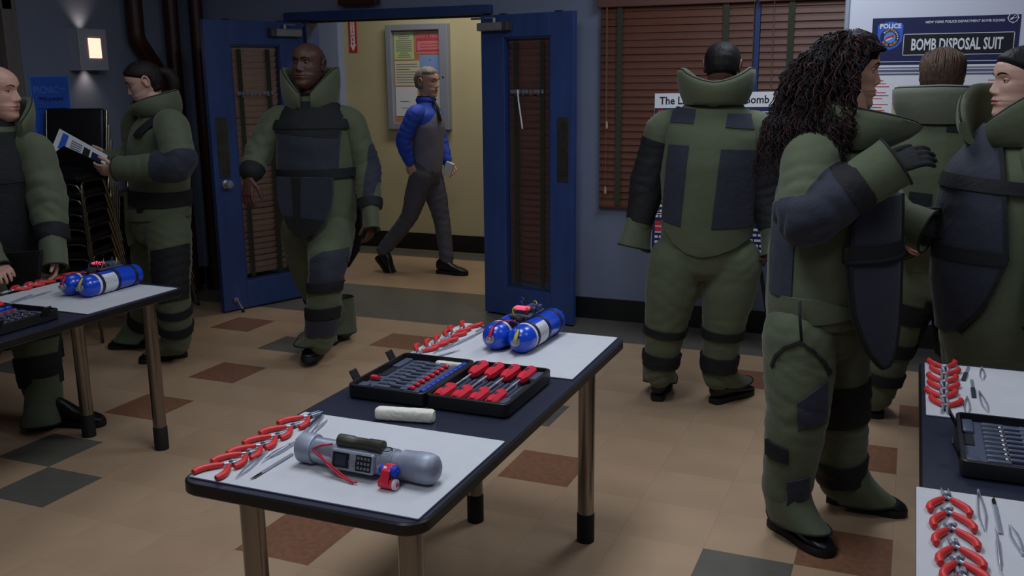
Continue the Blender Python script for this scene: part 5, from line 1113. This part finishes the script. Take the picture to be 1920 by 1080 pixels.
h, tr = trousers(pr, pel-UP*.02, [(rhip, rkn, ran), (lhip, lkn, lan)], F, .165, .125, (.10, .092, .072, .066, .060), 31, 'trouser_grey', .006, 'trousers')
h, v = torso(pr, [(pel, .15, .115), (wst, .155, .115), (chs, .175, .125), (chs*.4+shl*.6, .17, .115), (shl, .12, .085), (nck, .07, .065)], F, 32, 'shirt_blue', 'shirt', .003, None, .011)
h2, vv = torso(pr, [(pel-UP*.035, .152, .118), (pel, .16, .124), (wst, .162, .124), (chs, .178, .132), (chs*.45+shl*.55, .150, .122), (shl+UP*.0, .075, .088)], F, 32, 'vest_grey', 'vest', .002, None, .011)
obj('tie', G().tube([J(814, 190, 7.0), J(820, 200, 6.99), J(826, 226, 6.98)], [(.012, .02), (.01, .016), (.008, .03)], 10, up=(1, 0, 0)), 'tie_dark', pr, smooth=True, local=False)
collar(pr, shl+UP*.035, F, (.072, .070), (.068, .066), lambda a: .055, .3, .008, .0, 'shirt_blue', 'shirt_collar')
for sh, el, wr, sd in ((rsh, rel, rwr, 33), (lsh, lel, lwr, 34)): h, s_ = sleeve(pr, sh, el, wr, (.072, .066, .056, .044), seed=sd, inner=shl, m='shirt_blue', amp=.006)
boot(pr, onz(822, 512, 0), (1, -.05, 0), 0, 'shoe', .98); q = J(706, 478, 6.95); boot(pr, (q[0], q[1], 0), (.75, -.05, 0), max(.0, q[2]-.03), 'shoe', .98, -.85)
o = obj('folded_paper', G().box(J(841, 318, 7.12), (.07, .03, .12), R=rot_axis((0, 1, 0), .35)), 'white_paper', None); tag(o, 'folded white paper in the hand of the corridor man', 'paper')
# ================================================================= woman reading
F = (-.66, -.75, 0); y = 4.20
pr = person('person', 'dark haired woman in green bomb suit reading a binder beside the chairs', onz(320, 678, 0))
pel, wst, chs, shl, nck = J(302, 412, y), J(300, 350, y), J(296, 270, y), J(298, 222, y), J(292, 198, y)
H = Head(J(272, 156, y-.03), (-.74, -.62, -.34), 0, .97, HP(wid=.96, jaw=.92, nose=.85, brow=.5))
lsh, lel, lwr = J(322, 238, 4.06), J(340, 312, 3.99), J(228, 316, 3.90); rsh, rel, rwr = J(258, 232, 4.26), J(258, 305, 4.24), J(205, 300, 4.16)
lhip, lkn, lan = J(318, 435, 4.12), J(322, 545, 4.08), J(333, 640, 4.16); rhip, rkn, ran = J(288, 430, 4.28), J(280, 540, 4.34), J(266, 625, 4.42)
b = G(); build_head(H, b); core(b, pel, nck, H.c, [(lsh, lel, lwr), (rsh, rel, rwr)])
hd = hand_geo(lwr+nrm(lwr-lel)*.02, lwr-lel+np.array([0, 0, -.02]), np.array([.3, .8, .5]), -1, .38, .05, .95); b.add(hd.V, hd.F); hd = hand_geo(rwr, rwr-rel, np.array([.2, -.6, .3]), 1, .4, .05, .95); b.add(hd.V, hd.F)
bo = obj('body', b, ['skin_pale', 'skin_pale_lip'], pr, smooth=True, local=False); face_parts(H, bo, 'hair_dark', 'skin_pale', (0, -.5), .42)
hair_cap(H, lambda x, y_, z: np.maximum((z-.066)+.5*(.085-y_), np.minimum(-.025-y_, z+.07))+0*x, .010, 'hair_dark', pr, rough=.0007)
g = G(); P = [(0, -.085, .03), (0, -.115, .028), (0, -.14, .005), (0, -.145, -.04), (0, -.13, -.085), (0, -.11, -.12)]; g.tube(P, [.024, .026, .036, .036, .028, .012], 14); obj('ponytail', (H.w(np.array(g.V)), g.F), 'hair_dark', pr, smooth=True, local=False)
obj('shirt_neck', G().tube([nck-UP*.06, nck+UP*.02], [.08, .062], 20), 'suit_black', pr, smooth=True, local=False)
h, tr = trousers(pr, pel-UP*.03, [(lhip, lkn, lan), (rhip, rkn, ran)], F, .17, .165, (.122, .115, .098, .095, .082), 41)
patch_px(h, [(285, 470), (330, 462), (350, 480), (352, 530), (336, 565), (300, 568), (286, 540)], 4.0, .008, 'knee_pad', 'suit_black', tr); strap(h, lkn, lan, .62, .78, .2, .011, 'strap', 'suit_black', tr); strap(h, lkn, lan, .28, .42, .2, .008, 'strap', 'suit_black', tr); strap(h, rkn, ran, .55, .75, .2, .010, 'strap', 'suit_black', tr)
for hl, an, dr in ((onz(348, 668, 0), lan, (-.55, -.8, 0)), (onz(288, 650, 0), ran, (-.85, -.5, 0))): boot(pr, hl, dr, sc=.93); spat(pr, an, hl, dr, top=.20, ln=.17, wid=.085, lift=.01, back=.06)
h, v = torso(pr, [(pel-UP*.06, .17, .14), (pel+UP*.02, .175, .165), (wst, .175, .165), (chs, .185, .165), (chs*.4+shl*.6, .185, .14), (shl, .14, .11), (nck, .085, .08)], F, 42)
strap(h, pel, chs, .22, .42, .3, .010, 'waist_belt', 'suit_black', v); patch_px(h, [(252, 365), (262, 365), (262, 400), (252, 400)], 4.0, .016, 'belt_strap', 'suit_black', v)
patch_px(h, [(232, 395), (362, 392), (362, 410), (235, 415)], 4.05, .014, 'hem', 'suit_green', v)
for q in ([(246, 255), (262, 258), (300, 200), (288, 198)],): patch_px(h, q, 4.02, .012, 'shoulder_strap', 'suit_black', v)
flap(pr, [(232, 360), (256, 360), (258, 400), (250, 455), (240, 462), (234, 430)], 4.10, 4.12, 'suit_green', 'side_flap', .02, v)
h, s_ = sleeve(pr, lsh, lel, lwr, (.098, .088, .076, .066), seed=43, inner=shl); strap(h, lsh, lel, .76, 1.8, .2, .006, 'elbow_patch', 'suit_navy', s_, joint=(lel, lwr)); strap(h, lel, lwr, -.8, .42, .2, .006, 'elbow_patch', 'suit_navy', s_, joint=(lel, lsh)); cuff(s_, lel, lwr, .03, .066, .064, .9)
h, s_ = sleeve(pr, rsh, rel, rwr, (.095, .085, .074, .064), seed=44, inner=shl)
collar(pr, shl+UP*.015, F, (.12, .105), (.125, .12), lambda a: .105-.02*max(0, (abs(a)-1.8)/1)**1.4+.03*math.cos(a), .30, .030, .02)
# binder in her hands
r = empty('binder', tuple(J(143, 312, 3.96))); tag(r, 'open binder with printed white pages held by the reading woman', 'binder')
def panel(nm, a, b_, c, d, m, th, parent=r):
    A = [J(*a), J(*b_), J(*c), J(*d)]; n_ = nrm(np.cross(A[1]-A[0], A[3]-A[0])); return obj(nm, G().rings([[p_-n_*th/2 for p_ in A], [p_+n_*th/2 for p_ in A]]), m, parent, local=False)
pg = panel('page_block', (94, 287, 3.97), (192, 331, 3.97), (202, 292, 4.10), (112, 242, 4.10), 'white_paper', .008); cv = panel('cover', (95, 291, 3.965), (194, 335, 3.965), (197, 309, 3.905), (119, 274, 3.905), 'poster_black', .006); panel('back_cover', (94, 289, 3.976), (193, 333, 3.976), (204, 293, 4.112), (112, 241, 4.112), 'poster_black', .005)
def on_page(u, v, e=.006):
    A, B, Cc, D = J(94, 287, 3.97), J(192, 331, 3.97), J(202, 292, 4.10), J(112, 242, 4.10); n_ = nrm(np.cross(B-A, D-A)); n_ = n_ if n_[1] < 0 else -n_; return (A*(1-u)+B*u)*(1-v)+(D*(1-u)+Cc*u)*v+n_*e
def on_page_quad(nm, u0, u1, v0, v1, m): obj(nm, G().quad(on_page(u0, v0), on_page(u1, v0), on_page(u1, v1), on_page(u0, v1)), m, pg, local=False)
on_page_quad('blue_band', .10, .22, .30, .92, 'poster_blue'); on_page_quad('photo_print', .55, .68, .40, .82, 'ink_black'); on_page_quad('photo_print', .72, .92, .30, .80, 'poster_navy')
for k in range(6): on_page_quad('text_line', .30, .52, .35+.09*k, .38+.09*k, 'ink_grey')
# ================================================================= woman with long curly hair
F = (.95, .28, 0); y = 3.38
pr = person('person', 'woman with long black curls in green bomb suit, hand raised to her chest', onz(1530, 1000, 0))
pel, wst, chs, shl, nck = J(1528, 585, y), J(1545, 490, y), J(1568, 360, y), J(1584, 275, y), J(1592, 232, y)
H = Head(J(1590, 138, y+.02), (.97, .22, -.04), 0, .98, HP(wid=.95, jaw=.92, nose=.85, brow=.4, lips=1.2))
rsh, rel, rwr = J(1520, 300, 3.22), J(1505, 415, 3.10), J(1606, 350, 3.13); lsh, lel, lwr = J(1612, 295, 3.56), J(1640, 395, 3.62), J(1692, 415, 3.58)
rhip, rkn, ran = J(1500, 625, 3.28), J(1496, 775, 3.25), J(1474, 925, 3.26); lhip, lkn, lan = J(1560, 620, 3.46), J(1572, 775, 3.50), J(1576, 900, 3.55)
b = G(); build_head(H, b); core(b, pel, nck, H.c, [(lsh, lel, lwr), (rsh, rel, rwr)])
bo = obj('body', b, ['skin_olive', 'skin_olive_lip'], pr, smooth=True, local=False); face_parts(H, bo, 'hair_black', 'skin_olive')
hd = hand_geo(rwr+nrm(rwr-rel)*.10, np.array([.85, .2, .35]), np.array([.3, .6, -.4]), 1, .45, .05, 1.05); obj('glove', (hd.V, hd.F), 'suit_black', pr, smooth=True, local=False)
hd = hand_geo(lwr+nrm(lwr-lel)*.02, np.array([.8, -.1, -.1]), np.array([-.2, -.8, .2]), -1, .5, .05, .98); obj('glove', (hd.V, hd.F), 'suit_black', pr, smooth=True, local=False)
h, tr = trousers(pr, pel-UP*.05, [(rhip, rkn, ran), (lhip, lkn, lan)], F, .165, .165, (.128, .122, .105, .098, .082), 51, amp=.008)
obj('seam_piping', G().tube([J(1500, 565, 3.125), J(1500, 600, 3.118), J(1503, 640, 3.12)], .005, 6), 'suit_piping', tr, smooth=True, local=False)
for q in ([(1443, 690), (1452, 668), (1456, 671), (1447, 694)], [(1452, 668), (1470, 650), (1473, 655), (1456, 672)], [(1470, 650), (1500, 638), (1502, 643), (1473, 655)], [(1500, 638), (1526, 658), (1523, 663), (1498, 643)], [(1526, 658), (1546, 685), (1542, 689), (1523, 663)], [(1546, 685), (1556, 708), (1551, 712), (1542, 689)]): patch_px(h, q, 3.15, .006, 'seam_piping', 'suit_piping', tr)
patch_px(h, [(1495, 755), (1525, 735), (1548, 720), (1546, 800), (1495, 805)], 3.15, .007, 'knee_pad', 'suit_navy', tr); patch_px(h, [(1436, 830), (1478, 842), (1478, 870), (1436, 860)], 3.15, .012, 'strap', 'suit_black', tr); patch_px(h, [(1475, 905), (1514, 903), (1510, 948), (1472, 952)], 3.15, .008, 'shin_patch', 'suit_navy', tr)
strap(h, lkn, lan, .62, .95, .2, .010, 'strap', 'suit_black', tr); strap(h, lhip, lkn, .55, 1.05, .2, .007, 'knee_pad', 'suit_black', tr)
q1, q2 = onz(1450, 985, 0), onz(1540, 938, 0)
boot(pr, q1+np.array([.0, .0, 0]), (.75, -.62, 0), sc=.98); spat(pr, ran, q1, (.75, -.62, 0), top=.20, ln=.19, wid=.085, lift=.035, back=.06); boot(pr, q2+np.array([.03, .01, 0]), (.95, -.15, 0), sc=.98); spat(pr, lan, q2+np.array([.02, .01, 0]), (.95, -.15, 0), top=.22, ln=.19, wid=.105, lift=.005, back=.07)
h, v = torso(pr, [(pel-UP*.03, .19, .155), (pel+UP*.03, .20, .175), (wst, .20, .19), (chs, .195, .195), (chs*.4+shl*.6, .185, .165), (shl, .135, .12), (nck, .09, .085)], F, 52, amp=.004)
patch_px(h, [(1440, 390), (1468, 392), (1492, 430), (1486, 562), (1440, 552)], 3.22, .006, 'back_panel', 'suit_navy', v, minn=-1); patch_px(h, [(1440, 575), (1470, 556), (1530, 560), (1610, 585), (1612, 600), (1440, 615)], 3.2, .010, 'hem', 'suit_green', v, minn=-1)
F2 = (.86, -.50, 0); at_ = chs+nrm(F2)*.195; hanging_apron(pr, at_, F2, [(0, .13), (.08, .14), (.16, .145), (.26, .145), (.36, .135), (.44, .11), (.50, .08), (.545, .04), (.56, .02)], 'suit_navy', 'apron_flap', 1.9, .016, .06, v)
hanging_apron(pr, at_+nrm(F2)*.020-UP*.15, F2, [(0, .165), (.05, .167)], 'suit_black', 'waist_strap', 2.1, .012, .06, v)
h, s_ = sleeve(pr, rsh, rel, rwr, (.100, .092, .082, .072), seed=53, inner=shl, amp=.009); strap(h, rsh, rel, .80, 1.8, .2, .006, 'elbow_patch', 'suit_navy', s_, joint=(rel, rwr)); strap(h, rel, rwr, -.8, .80, .2, .006, 'elbow_patch', 'suit_navy', s_, joint=(rel, rsh)); strap(h, rel, rwr, .80, 1.12, .13, .010, 'wrist_strap', 'suit_black', s_, joint=(rel, rsh)); cuff(s_, rel, rwr+nrm(rwr-rel)*.03, .105, .078, .084, .85)
h, s_ = sleeve(pr, lsh, lel, lwr, (.10, .09, .08, .07), seed=54, inner=shl); cuff(s_, lel, lwr, .10, .07, .078, .85)
collar(pr, shl+UP*.0, F, (.135, .12), (.15, .18), lambda a: .165-.115*(abs(a)/math.pi)**1.2, .30, .032, .045)
HD = H; hairfield = lambda x, y_, z: np.minimum(np.maximum(np.minimum(z-.045, .085-y_), np.minimum(.004-y_, z+.09))+0*x, .05)
hair_cap(H, hairfield, .026, 'hair_black', pr, rough=.004)
g = G(); R_ = []
for i, (yy, zz, rx, ry) in enumerate([(-.02, .10, .05, .06), (-.035, .05, .115, .105), (-.05, 0, .125, .10), (-.07, -.06, .125, .085), (-.095, -.12, .115, .065), (-.115, -.18, .09, .05), (-.13, -.235, .05, .03)]):
    R_.append([(rx*math.cos(a)*(1+.10*math.sin(7*a+i*1.3)), yy+ry*math.sin(a)*(1+.10*math.sin(6*a+i*2.1)), zz+.012*math.sin(5*a+i)) for a in np.linspace(0, 2*math.pi, 41)[:-1]])
g.rings(R_); hm = remesh(G().add(H.w(np.array(g.V)), g.F), .008, 2); folds(hm, .012, [], 9); obj('hair_mass', (hm.V, hm.F), 'hair_black', pr, smooth=True, local=False)
rr_ = random.Random(17); lk = [G(), G()]
for k in range(1700):
    a = rr_.uniform(-math.pi, math.pi); zz = min(.116, rr_.uniform(-.04, .126)); ang = a
    if abs(ang) < 1.15 and zz < .088: continue
    W_, Fz, Bz = tv(TAB_W, zz), tv(TAB_F, zz), tv(TAB_B, zz); p = np.array([W_*math.sin(ang), (Fz if math.cos(ang) > 0 else -Bz)*math.cos(ang), zz]); out = nrm([p[0]/.07, p[1]/.09, zz/.11]); p = p+out*.008
    side_bias = np.array([0, -.35, 0]) if abs(ang) > .9 else np.array([np.sign(p[0]+1e-6)*.6, -.1, 0])
    L = rr_.uniform(.16, .38) if abs(ang) > 1.0 else rr_.uniform(.12, .30); n_ = 20; P = []; v_ = out*(.9 if zz < .07 else .35)+side_bias*.3; q = p.copy(); st = L/n_; ph = rr_.uniform(0, 6.28); cr = rr_.uniform(.006, .017); wl = rr_.uniform(55, 120); tgt = rr_.uniform(.115, .165)
    for i in range(n_+1):
        v_ = nrm(v_*.80+np.array([0, -.05, -1])*.22+side_bias*.03); q = q+v_*st
        e = math.sqrt((q[0]/.088)**2+((q[1]+.005)/.108)**2+(q[2]/.125)**2) if q[2] > -.02 else math.sqrt((q[0]/.088)**2+((q[1]+.005)/.108)**2)
        lim = 1.0+(tgt-.115)*5*min(1, i/5)
        if q[2] < -.07: lim = max(lim, 1.0+min(1.3, (-.07-q[2])*14))
        if e < lim:
            f_ = lim/max(e, .2); q = np.array([q[0]*f_, (q[1]+.005)*f_-.005, q[2]*f_ if q[2] > .02 else q[2]])
        if q[2] < .075: q[1] = min(q[1], .002+max(0, q[2])*.45)
        s_t = i*st*wl; am = cr*min(1, i/4); P.append(q+np.array([math.cos(s_t+ph), math.sin(s_t+ph), .5*math.cos(s_t*.9+ph)])*am)
    r0 = rr_.uniform(.0018, .0036); lk[0 if rr_.random() < .72 else 1].tube([H.w(p_) for p_ in P], [r0*(1-.75*(i/n_)**2) for i in range(n_+1)], 5)
o = obj('curly_locks', lk[0], 'hair_black', pr, smooth=True, local=False); o['kind'] = 'stuff'; o = obj('curly_locks', lk[1], 'hair_auburn', pr, smooth=True, local=False); o['kind'] = 'stuff'
# ================================================================= man in front of the poster, seen from behind
F = (.02, 1, 0); y = 4.64
pr = person('person', 'brown haired man in green bomb suit facing the bomb disposal suit poster', onz(1690, 770, 0))
pel, wst, chs, shl, nck = J(1757, 505, y), J(1757, 430, y), J(1757, 310, y), J(1760, 232, y), J(1764, 198, y)
H = Head(J(1766, 148, y+.02), (.05, 1, -.08), 0, 1.02, HP(wid=1.02))
lsh, lel, lwr = J(1682, 258, 4.66), J(1672, 350, 4.62), J(1692, 425, 4.45); rsh, rel, rwr = J(1836, 258, 4.66), J(1850, 350, 4.62), J(1846, 440, 4.5)
lhip, lkn, lan = J(1715, 530, 4.62), J(1672, 645, 4.64), J(1642, 740, 4.66); rhip, rkn, ran = J(1798, 530, 4.66), J(1800, 645, 4.7), J(1800, 750, 4.72)
b = G(); build_head(H, b); core(b, pel, nck, H.c, [(lsh, lel, lwr), (rsh, rel, rwr)]); hd = hand_geo(lwr, lwr-lel, np.array([1, 0, 0]), -1, .5); b.add(hd.V, hd.F); hd = hand_geo(rwr, rwr-rel, np.array([-1, 0, 0]), 1, .5); b.add(hd.V, hd.F)
bo = obj('body', b, ['skin_fair', 'skin_fair_lip'], pr, smooth=True, local=False); face_parts(H, bo, 'hair_brown', 'skin_fair')
hc = hair_cap(H, lambda x, y_, z: np.minimum(np.maximum(z-.058, np.minimum(.015-y_, z+.085)), .085-y_)+0*x, .016, 'hair_brown', pr, rough=.0016)
rr_ = random.Random(5); lk = G()
for k in range(150):
    a = math.pi+rr_.uniform(-1.5, 1.5); zz = rr_.uniform(.02, .112); W_, Bz = tv(TAB_W, zz)+.014, -tv(TAB_B, zz)+.014; P = []
    for i in range(8):
        z2 = zz-(i/7)*rr_.uniform(.09, .11); W2, B2 = tv(TAB_W, z2)+.0165, -tv(TAB_B, z2)+.0165; a2 = math.pi+(a-math.pi)*(1-.03*i); P.append(H.w((W2*math.sin(a2), B2*math.cos(a2), z2+.012)))
    lk.tube(P, [.003, .004, .004, .004, .0035, .003, .0025, .001], 5)
o = obj('hair_strands', lk, 'hair_brown', hc, smooth=True, local=False); o['kind'] = 'stuff'
h, tr = trousers(pr, pel-UP*.03, [(lhip, lkn, lan), (rhip, rkn, ran)], F, .20, .165, (.128, .115, .10, .094, .082), 61)
for A_, B_ in ((lkn, lan), (rkn, ran)): strap(h, A_, B_, -.12, .12, .2, .010, 'strap', 'suit_black', tr); strap(h, A_, B_, .5, .7, .2, .011, 'strap', 'suit_black', tr)
strap(h, lhip, lkn, .25, .55, .2, .008, 'thigh_pad', 'suit_black', tr); strap(h, rhip, rkn, .1, .9, .2, .008, 'thigh_pad', 'suit_black', tr)
for hl, an, dr in ((onz(1645, 785, 0), lan, (-.3, 1, 0)), (onz(1800, 770, 0), ran, (.2, 1, 0))): boot(pr, hl, dr); spat(pr, an, hl, dr, top=.22, ln=.17, wid=.09, lift=.05, back=.07)
h, v = torso(pr, [(pel-UP*.0, .205, .165), (pel+UP*.04, .215, .175), (wst, .215, .18), (chs, .222, .18), (chs*.35+shl*.65, .222, .155), (shl, .175, .12), (nck, .10, .09)], F, 62, amp=.003)
for q, nm in (([(1690, 218), (1745, 206), (1760, 216), (1702, 232)], 'back_patch'), ([(1777, 214), (1836, 217), (1832, 254), (1775, 249)], 'back_patch'), ([(1706, 360), (1748, 364), (1738, 462), (1694, 455)], 'back_panel'), ([(1780, 364), (1826, 366), (1826, 462), (1776, 462)], 'back_panel')): patch_px(h, q, 4.46, .006, nm, 'suit_black', v)
for sh, el, wr, sd in ((lsh, lel, lwr, 63), (rsh, rel, rwr, 64)): h, s_ = sleeve(pr, sh, el, wr, (.098, .09, .08, .07), seed=sd, inner=shl); cuff(s_, el, wr, .11, .075, .09, .75)
collar(pr, shl+UP*.005, F, (.135, .12), (.178, .15), lambda a: .150-.02*abs(a)*.3-.08*max(0, (abs(a)-1.6)/1.2), .5, .045, .0, 'suit_green_light')
# ================================================================= woman at the right edge
F = (-.78, -.62, 0); y = 3.62
pr = person('person', 'dark haired woman in green bomb suit at the right edge, facing the curly haired woman', (.24, 3.62, 0))
pel, wst, chs, shl, nck = J(1874, 620, y), J(1872, 510, y), J(1882, 370, y), J(1896, 282, y), J(1908, 235, y)
H = Head(J(1918, 158, y), (-.93, -.34, .02), 0, .97, HP(wid=.96, jaw=.93, nose=.9, brow=.4, lips=1.15))
rsh, rel, rwr = J(1862, 300, 3.80), J(1880, 420, 3.9), J(1840, 520, 3.9); lsh, lel, lwr = J(1975, 310, 3.48), J(2000, 440, 3.44), J(1975, 560, 3.36)
rhip, rkn, ran = (.26, 3.74, .80), (.29, 3.72, .46), (.32, 3.78, .12); lhip, lkn, lan = (.40, 3.58, .80), (.44, 3.56, .46), (.46, 3.60, .12)
b = G(); build_head(H, b); core(b, pel, nck, H.c, [(lsh, lel, lwr), (rsh, rel, rwr)]); hd = hand_geo(lwr, lwr-lel, np.array([-1, 0, 0]), -1, .5, .08, .93); b.add(hd.V, hd.F)
bo = obj('body', b, ['skin_pale', 'skin_pale_lip'], pr, smooth=True, local=False); face_parts(H, bo, 'hair_black', 'skin_pale')
hair_cap(H, lambda x, y_, z: np.maximum((z-.068)+.5*(.085-y_), np.minimum(-.025-y_, z+.07))+0*x, .011, 'hair_black', pr, rough=.0006)
h, tr = trousers(pr, pel-UP*.08, [(rhip, rkn, ran), (lhip, lkn, lan)], F, .19, .17, (.13, .122, .10, .095, .08), 71)
for an, dr in ((ran, (-.2, -.95, 0)), (lan, (-.1, -1, 0))): boot(pr, (an[0], an[1], 0), dr, sc=.95); spat(pr, an, (an[0], an[1], 0), dr, top=.2, ln=.17, wid=.09, lift=.01)
h, v = torso(pr, [(pel-UP*.09, .18, .16), (pel, .20, .19), (wst, .205, .205), (chs, .205, .195), (chs*.4+shl*.6, .20, .16), (shl, .15, .12), (nck, .09, .085)], F, 72)
patch_px(h, [(1745, 240), (1880, 240), (1884, 480), (1745, 480)], 3.48, .014, 'apron_panel', 'suit_navy', v, (-.78, -.62, 0), .0); patch_px(h, [(1740, 330), (1960, 345), (1960, 368), (1740, 356)], 3.46, .021, 'chest_strap', 'suit_black', v, (-.5, -.8, 0), -.2); patch_px(h, [(1740, 458), (1886, 470), (1886, 494), (1740, 488)], 3.46, .021, 'waist_strap', 'suit_black', v, (-.78, -.62, 0), -.1)
patch_px(h, [(1876, 236), (1884, 236), (1888, 482), (1880, 482)], 3.48, .018, 'apron_edge', 'suit_black', v, (-.5, -.8, 0), .0)
patch_px(h, [(1740, 482), (1884, 484), (1868, 522), (1842, 575), (1804, 622), (1780, 634), (1740, 634)], 3.42, .016, 'apron_flap', 'suit_navy', v, (-.78, -.62, 0), .0); patch_px(h, [(1884, 482), (1890, 486), (1874, 527), (1866, 524)], 3.42, .020, 'apron_edge', 'suit_black', v, (-.5, -.8, 0), .0); patch_px(h, [(1866, 524), (1874, 527), (1848, 581), (1840, 577)], 3.42, .020, 'apron_edge', 'suit_black', v, (-.5, -.8, 0), .0); patch_px(h, [(1840, 577), (1848, 581), (1808, 629), (1800, 624)], 3.42, .020, 'apron_edge', 'suit_black', v, (-.5, -.8, 0), .0)
for sh, el, wr, sd in ((rsh, rel, rwr, 73), (lsh, lel, lwr, 74)): h, s_ = sleeve(pr, sh, el, wr, (.098, .09, .08, .07), seed=sd, inner=shl); cuff(s_, el, wr, .11, .075, .088, .75)
collar(pr, shl+UP*.02, F, (.135, .12), (.16, .165), lambda a: .19-.12*max(0, (abs(a)-1.7)/1.1)**1.4, .34, .030, .0)
# ================================================================= bald man at the left edge
F = (.94, -.34, 0); y = 3.18
pr = person('person', 'bald man in green bomb suit with black apron at the left edge', onz(60, 805, 0))
pel, wst, chs, shl, nck = J(10, 500, y), J(2, 425, y), J(-10, 320, y), J(-8, 258, y), J(-6, 228, y)
H = Head(J(-8, 175, y), (.90, .30, -.02), 0, 1.04, HP(wid=1.05, jaw=1.05, nose=1.05))
lsh, lel, lwr = J(66, 285, 3.26), J(90, 375, 3.24), J(97, 442, 3.18); rsh, rel, rwr = J(-55, 290, 3.05), J(-60, 410, 3.0), J(-26, 474, 2.98)
lhip, lkn, lan = J(52, 540, 3.22), J(66, 655, 3.20), J(86, 760, 3.18); rhip, rkn, ran = J(-5, 540, 3.10), J(-45, 660, 3.06), J(-70, 790, 3.04)
b = G(); build_head(H, b); core(b, pel, nck, H.c, [(lsh, lel, lwr), (rsh, rel, rwr)]); hd = hand_geo(rwr+nrm(rwr-rel)*.04, np.array([.9, -.1, -.35]), np.array([.1, .1, -1]), -1, .5, .08, 1.0); b.add(hd.V, hd.F); hd = hand_geo(lwr+nrm(lwr-lel)*.07, np.array([.15, -.1, -1]), np.array([-.5, -.8, 0]), -1, .5, .08, 1.0); b.add(hd.V, hd.F)
bo = obj('body', b, ['skin_fair', 'skin_fair_lip'], pr, smooth=True, local=False); face_parts(H, bo, 'hair_brown', 'skin_fair')
obj('shirt_neck', G().tube([nck-UP*.06, nck+UP*.02], [.085, .068], 20), 'suit_black', pr, smooth=True, local=False)
h, tr = trousers(pr, pel-UP*.03, [(lhip, lkn, lan), (rhip, rkn, ran)], F, .20, .17, (.13, .122, .10, .096, .084), 81)
strap(h, lkn, lan, .1, .62, .2, .009, 'knee_pad', 'suit_black', tr); strap(h, lhip, lkn, .3, .8, .2, .007, 'thigh_pad', 'suit_black', tr)
q1 = onz(92, 795, 0); boot(pr, q1, (.85, .25, 0)); spat(pr, lan, q1+np.array([-.03, -.01, 0]), (.6, -.6, 0), top=.24, ln=.11, wid=.09, lift=.0, back=.07); q2 = onz(-65, 830, 0); boot(pr, q2, (.85, -.4, 0)); spat(pr, ran, q2, (.85, -.4, 0), top=.24, ln=.15, wid=.09, lift=.0, back=.07)
h, v = torso(pr, [(pel-UP*.10, .17, .13), (pel, .21, .175), (wst, .212, .185), (chs, .222, .185), (chs*.4+shl*.6, .222, .155), (shl, .17, .12), (nck, .095, .085)], F, 82)
patch_px(h, [(-90, 250), (52, 252), (66, 270), (72, 330), (72, 420), (64, 500), (-90, 500)], 3.05, .014, 'apron_panel', 'suit_black', v, (.6, -.8, 0), -.05); patch_px(h, [(-60, 330), (80, 322), (80, 340), (-60, 350)], 3.03, .019, 'chest_strap', 'suit_black', v, (.6, -.8, 0), -.1)
flap(pr, [(-40, 480), (74, 470), (70, 520), (50, 560), (-20, 560)], 3.04, 3.06, 'suit_black', 'apron_flap', .02, v)
h, s_ = sleeve(pr, lsh, lel, lwr, (.092, .086, .080, .070), seed=83, inner=shl, amp=.009); strap(h, lel, lwr, .78, 1.15, .2, .008, 'wrist_strap', 'suit_black', s_); cuff(s_, lel, lwr+nrm(lwr-lel)*.03, .13, .072, .072, .8)
h, s_ = sleeve(pr, rsh, rel, rwr, (.098, .09, .08, .07), seed=84, inner=shl); cuff(s_, rel, rwr, .10, .075, .085, .75)
collar(pr, shl+UP*.0, F, (.135, .12), (.16, .155), lambda a: .17-.11*max(0, (abs(a)-1.8)/1)**1.4, .36, .030, .0)
